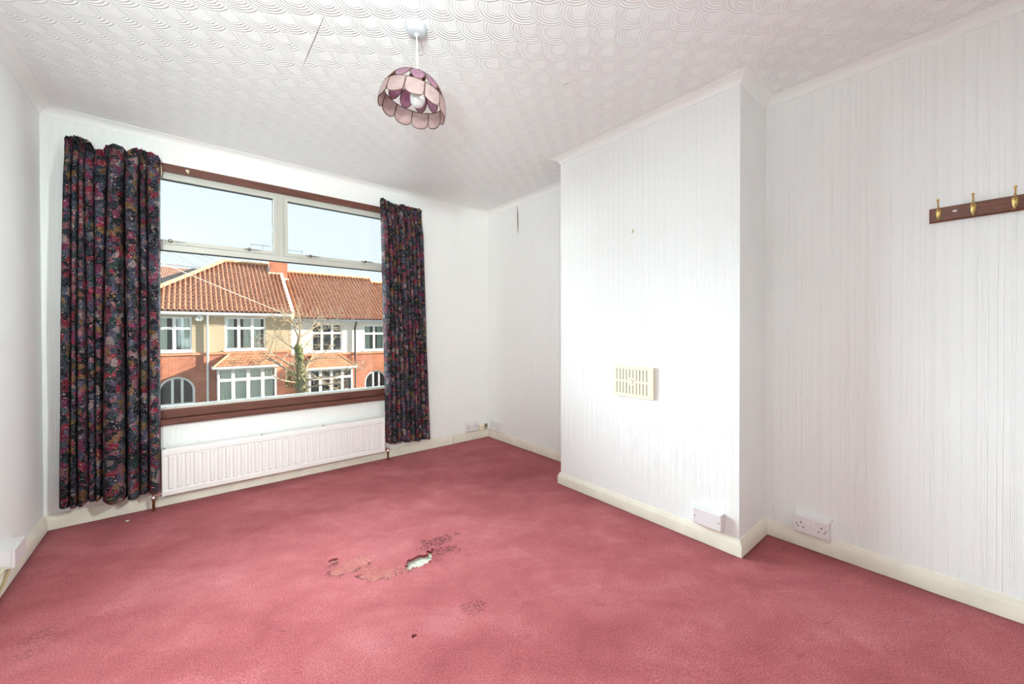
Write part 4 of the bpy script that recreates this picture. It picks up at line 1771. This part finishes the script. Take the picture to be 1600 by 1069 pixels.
q = px(411, 384, 'y', 25.9)
aerial('television aerial on a cranked mast above the brick chimney', [(4.22, 25.9, EYE + 4.10), (4.22, 25.9, EYE + 4.34), (q.x, 25.9, EYE + 4.56), (q.x, 25.9, q.z)], q.x - .56, q.x + .36, 7)
q = px(440, 390, 'y', 26.25)
aerial('thin television aerial reaching out from the chimney over the lower roof', [(q.x, 26.25, EYE + 4.15), (q.x, 26.25, q.z)], px(472, 391, 'y', 26.25).x, q.x - .12, 5)

# satellite dish
q = px(312.2, 498.3, 'y', YF - .24)
ds = thing('satellite_dish', 'white satellite dish under the eaves of the pebbledash house', 'satellite dish', (q.x, YF, q.z - .1))
ax = Vector((-.25, -1, .62)).normalized()
dc = Vector((q.x, YF - .24, q.z))
MB().lathe([(.02, .0), (.09, .008), (.140, .028), (.144, .034), (.09, .016), (.02, .008)], dc, 24, ax).build('dish', MT['upvc'], ds, smooth=50)
MB().tube([(q.x - .05, YF + .01, q.z - .10), (q.x - .05, YF - .12, q.z - .10), dc - ax * .002], .022, 8).build('arm', MT['iron'], ds)
MB().tube([dc + Vector((0, -.02, -.13)), dc + Vector((0, -.09, -.11)), dc + ax * .20], .009, 6).build('feed', MT['iron'], ds)

# houses of the next street showing above the hip
dh = thing('house', 'brown tiled house roof of the next street behind the hipped roof', 'house', (-3, 44, GZ))
a_, b_ = px(235, 415, 'y', 46), px(304, 421.5, 'y', 46)
MB().box(-12, 3.2, 42.2, 50, GZ, EYE + 2.4).build('walls', MT['brick'], dh)
mb = MB()
zr = (a_.z + b_.z) / 2
mb.add([(-13, 41.7, EYE + 2.2), (3.6, 41.7, EYE + 2.2), (1.6, 46, zr), (-13, 46, zr + .15), (-13, 50.4, EYE + 2.2), (3.6, 50.4, EYE + 2.2)],
       [(0, 1, 2, 3), (3, 2, 5, 4), (1, 5, 2), (0, 3, 4), (0, 4, 5, 1)])
mb.build('roof', MT['brown_tile'], dh)
sl = thing('house', 'dark slate roof behind the hip of the pebbledash house', 'house', (1.0, 36, GZ))
p1, p2 = px(301, 421.5, 'y', 36), px(330, 421.5, 'y', 36)
pc = px(66, 496, 'y', 33.6)
ez_, xr_ = EYE + .9, p2.x + 4
MB().box(pc.x + .3, xr_ - .2, 33.85, 38.2, GZ, ez_ + .06).build('walls', MT['brick'], sl)
mb = MB()
mb.add([(pc.x, 33.6, ez_), (xr_, 33.6, ez_), (xr_, 36, p2.z), (p1.x, 36, p2.z), (pc.x, 38.4, ez_), (xr_, 38.4, ez_)],
       [(0, 1, 2, 3), (3, 2, 5, 4), (1, 5, 2), (0, 3, 4), (0, 4, 5, 1)])
mb.build('roof', MT['slate'], sl)


# ------------------------------------------------------------------ bare ivy-clad tree in the front garden
def tree():
    rnd = random.Random(11)
    Y = 19.6
    base = px(470, 640, 'y', Y)
    root = thing('bare_tree', 'leafless garden tree with an ivy-covered trunk in front of the houses', 'tree', (base.x, Y, GZ))
    mb = MB()
    P = lambda x, y, dy=0.0: px(x, y, 'y', Y + dy)
    trunk = [Vector((base.x + .05, Y, GZ)), P(471, 612), P(470, 585), P(468, 560), P(466, 540), P(468, 527)]
    mb.tube(trunk, [.20, .17, .15, .12, .10, .08], 10)
    tips = []

    def limb(p, d, L, r_, lev):
        n = 5
        pts, rr = [p.copy()], [r_]
        d = d.normalized()
        for k in range(n):
            d = (d + Vector((rnd.gauss(0, .16), rnd.gauss(0, .16), rnd.gauss(0, .10) + .05))).normalized()
            pts.append(pts[-1] + d * (L / n))
            rr.append(r_ * (1 - .62 * (k + 1) / n))
        mb.tube(pts, [max(.006, v) for v in rr], 6 if lev < 2 else 3, False)
        if lev < 5:
            kids = 3 if lev < 4 else 2
            for c_ in range(kids + (1 if lev == 1 else 0)):
                i = rnd.randint(2, n)
                ax = Vector((rnd.gauss(0, 1), rnd.gauss(0, .8), rnd.gauss(0, .7)))
                nd = (d * .75 + ax.normalized() * .75)
                limb(pts[i], nd, L * rnd.uniform(.50, .72), rr[i] * .72, lev + 1)
    starts = [(P(468, 527), Vector((.3, 0, 1)), 1.0, .055), (P(468, 528), Vector((-.5, -.2, .9)), .9, .045), (P(470, 526), Vector((1.0, .2, .55)), 1.2, .05),
              (P(469, 575), Vector((-1.0, -.3, .35)), 1.5, .06), (P(470, 590), Vector((-1.0, .2, .5)), 1.7, .06), (P(471, 600), Vector((-.9, -.4, .2)), 1.4, .05),
              (P(472, 570), Vector((1.0, -.3, .5)), 1.7, .055), (P(472, 595), Vector((1.0, -.5, .30)), 1.9, .06), (P(472, 607), Vector((1.0, -.4, .1)), 1.8, .055), (P(470, 550), Vector((.9, .3, .6)), 1.2, .04),
              (P(466, 550), Vector((-.9, .1, .7)), 1.2, .04)]
    for p, d, L, r_ in starts:
        limb(p, d, L, r_, 1)
    mb.build('trunk', MT['bark'], root, smooth=60)
    lv = MB()
    vs, fs = [], []
    for k in range(1500):
        f = rnd.random() ** .8
        t = f * (len(trunk) - 2) + .0
        i = min(int(t), len(trunk) - 2)
        c_ = trunk[i].lerp(trunk[i + 1], t - i)
        an = rnd.uniform(0, 2 * PI)
        rad = (.22 - .12 * f) * rnd.uniform(.5, 1.6)
        p = c_ + Vector((math.cos(an) * rad, math.sin(an) * rad, rnd.uniform(-.08, .08)))
        s = rnd.uniform(.03, .075)
        n_ = Vector((math.cos(an), math.sin(an), rnd.uniform(-.3, .8))).normalized()
        a = n_.cross(Vector((rnd.gauss(0, .3), rnd.gauss(0, .3), 1))).normalized()
        b = n_.cross(a)
        q_ = len(vs)
        vs += [p - a * s * .7, p - b * s, p + a * s * .7, p + b * s * 1.2]
        fs.append((q_, q_ + 1, q_ + 2, q_ + 3))
    # a clump of evergreen growth low on the side facing the pebbledash house
    for k in range(420):
        p = P(rnd.uniform(446, 468), rnd.uniform(580, 606), rnd.uniform(-.3, .3))
        s = rnd.uniform(.03, .05)
        n_ = Vector((rnd.gauss(0, 1), rnd.gauss(0, 1), rnd.gauss(0, 1))).normalized()
        a = n_.cross(Vector((0.1, .2, 1))).normalized()
        b = n_.cross(a)
        q_ = len(vs)
        vs += [p - a * s * .7, p - b * s, p + a * s * .7, p + b * s * 1.2]
        fs.append((q_, q_ + 1, q_ + 2, q_ + 3))
    lv.add(vs, fs)
    me = bpy.data.meshes.new('ivy')
    me.from_pydata([tuple(Vector(v) - root.location) for v in lv.v], [], lv.f)
    me.materials.append(MT['ivy'])
    iv = bpy.data.objects.new('ivy', me)
    COL.objects.link(iv)
    iv.parent = root
    iv['kind'] = 'stuff'


tree()

# ------------------------------------------------------------------ telephone wires fanning out to the left
POLE = Vector((-9.5, 15.2, 0))


def on_pole(xa, ya, end):
    """height on the pole from which a wire to end is seen crossing pixel (xa, ya)"""
    n_ = (px(xa, ya, 'y', 20.0) - CAM).cross(end - CAM)          # plane of the sight line and the end
    v = POLE - CAM
    return CAM.z - (n_.x * v.x + n_.y * v.y) / n_.z


slate_z = p2.z
WIRES = []
for (xa, ya), ex, rad in (((248, 410.5), 404, .040), ((254, 396), 327, .014), ((270, 396), 334, .014), ((297, 396), 359, .014), ((318, 399.5), 418, .014)):
    end = Vector((px(ex, 421.5, 'y', 36).x, 36.0, slate_z - .03))
    WIRES.append((Vector((POLE.x, POLE.y, on_pole(xa, ya, end))), end, rad, MT['wire']))
end = Vector((px(450, 488, 'y', YF - .40).x, YF - .40, EYE + .81))
WIRES.append((Vector((POLE.x, POLE.y, on_pole(285, 424, end))), end, .012, MT['mortar']))
ptop = max(w[0].z for w in WIRES) + .4
pr = thing('telegraph_pole', 'tall wooden telegraph pole by the road with telephone wires fanning out', 'pole', (POLE.x, POLE.y, GZ))
MB().tube([(POLE.x, POLE.y, GZ - .05), (POLE.x, POLE.y, ptop)], [.15, .10], 12).build('post', MT['bark'], pr)
for k, (a_, b_, rad, m_) in enumerate(WIRES):
    off = (b_ - a_)
    off.z = 0
    off = off.normalized() * .10
    pts = []
    for i in range(17):
        t = i / 16
        p = (a_ + off).lerp(b_, t)
        p.z -= .03 * math.sin(PI * t)
        pts.append(p)
    lab = 'thick grey telephone cable passing behind the hipped roof' if k == 0 else (
        'pale telephone wire crossing in front of the tiled roof to the gutter' if k == 5 else [
            'thin telephone wire next above the thick grey cable', 'second thin telephone wire above the thick grey cable',
            'third thin telephone wire above the thick grey cable', 'topmost thin telephone wire, closest to the peak of the hipped roof'][k - 1])
    o = MB().tube(pts, rad, 5, True).build('telephone_wire', m_, origin=a_)
    tag(o, lab, 'wire', 'telephone wires')
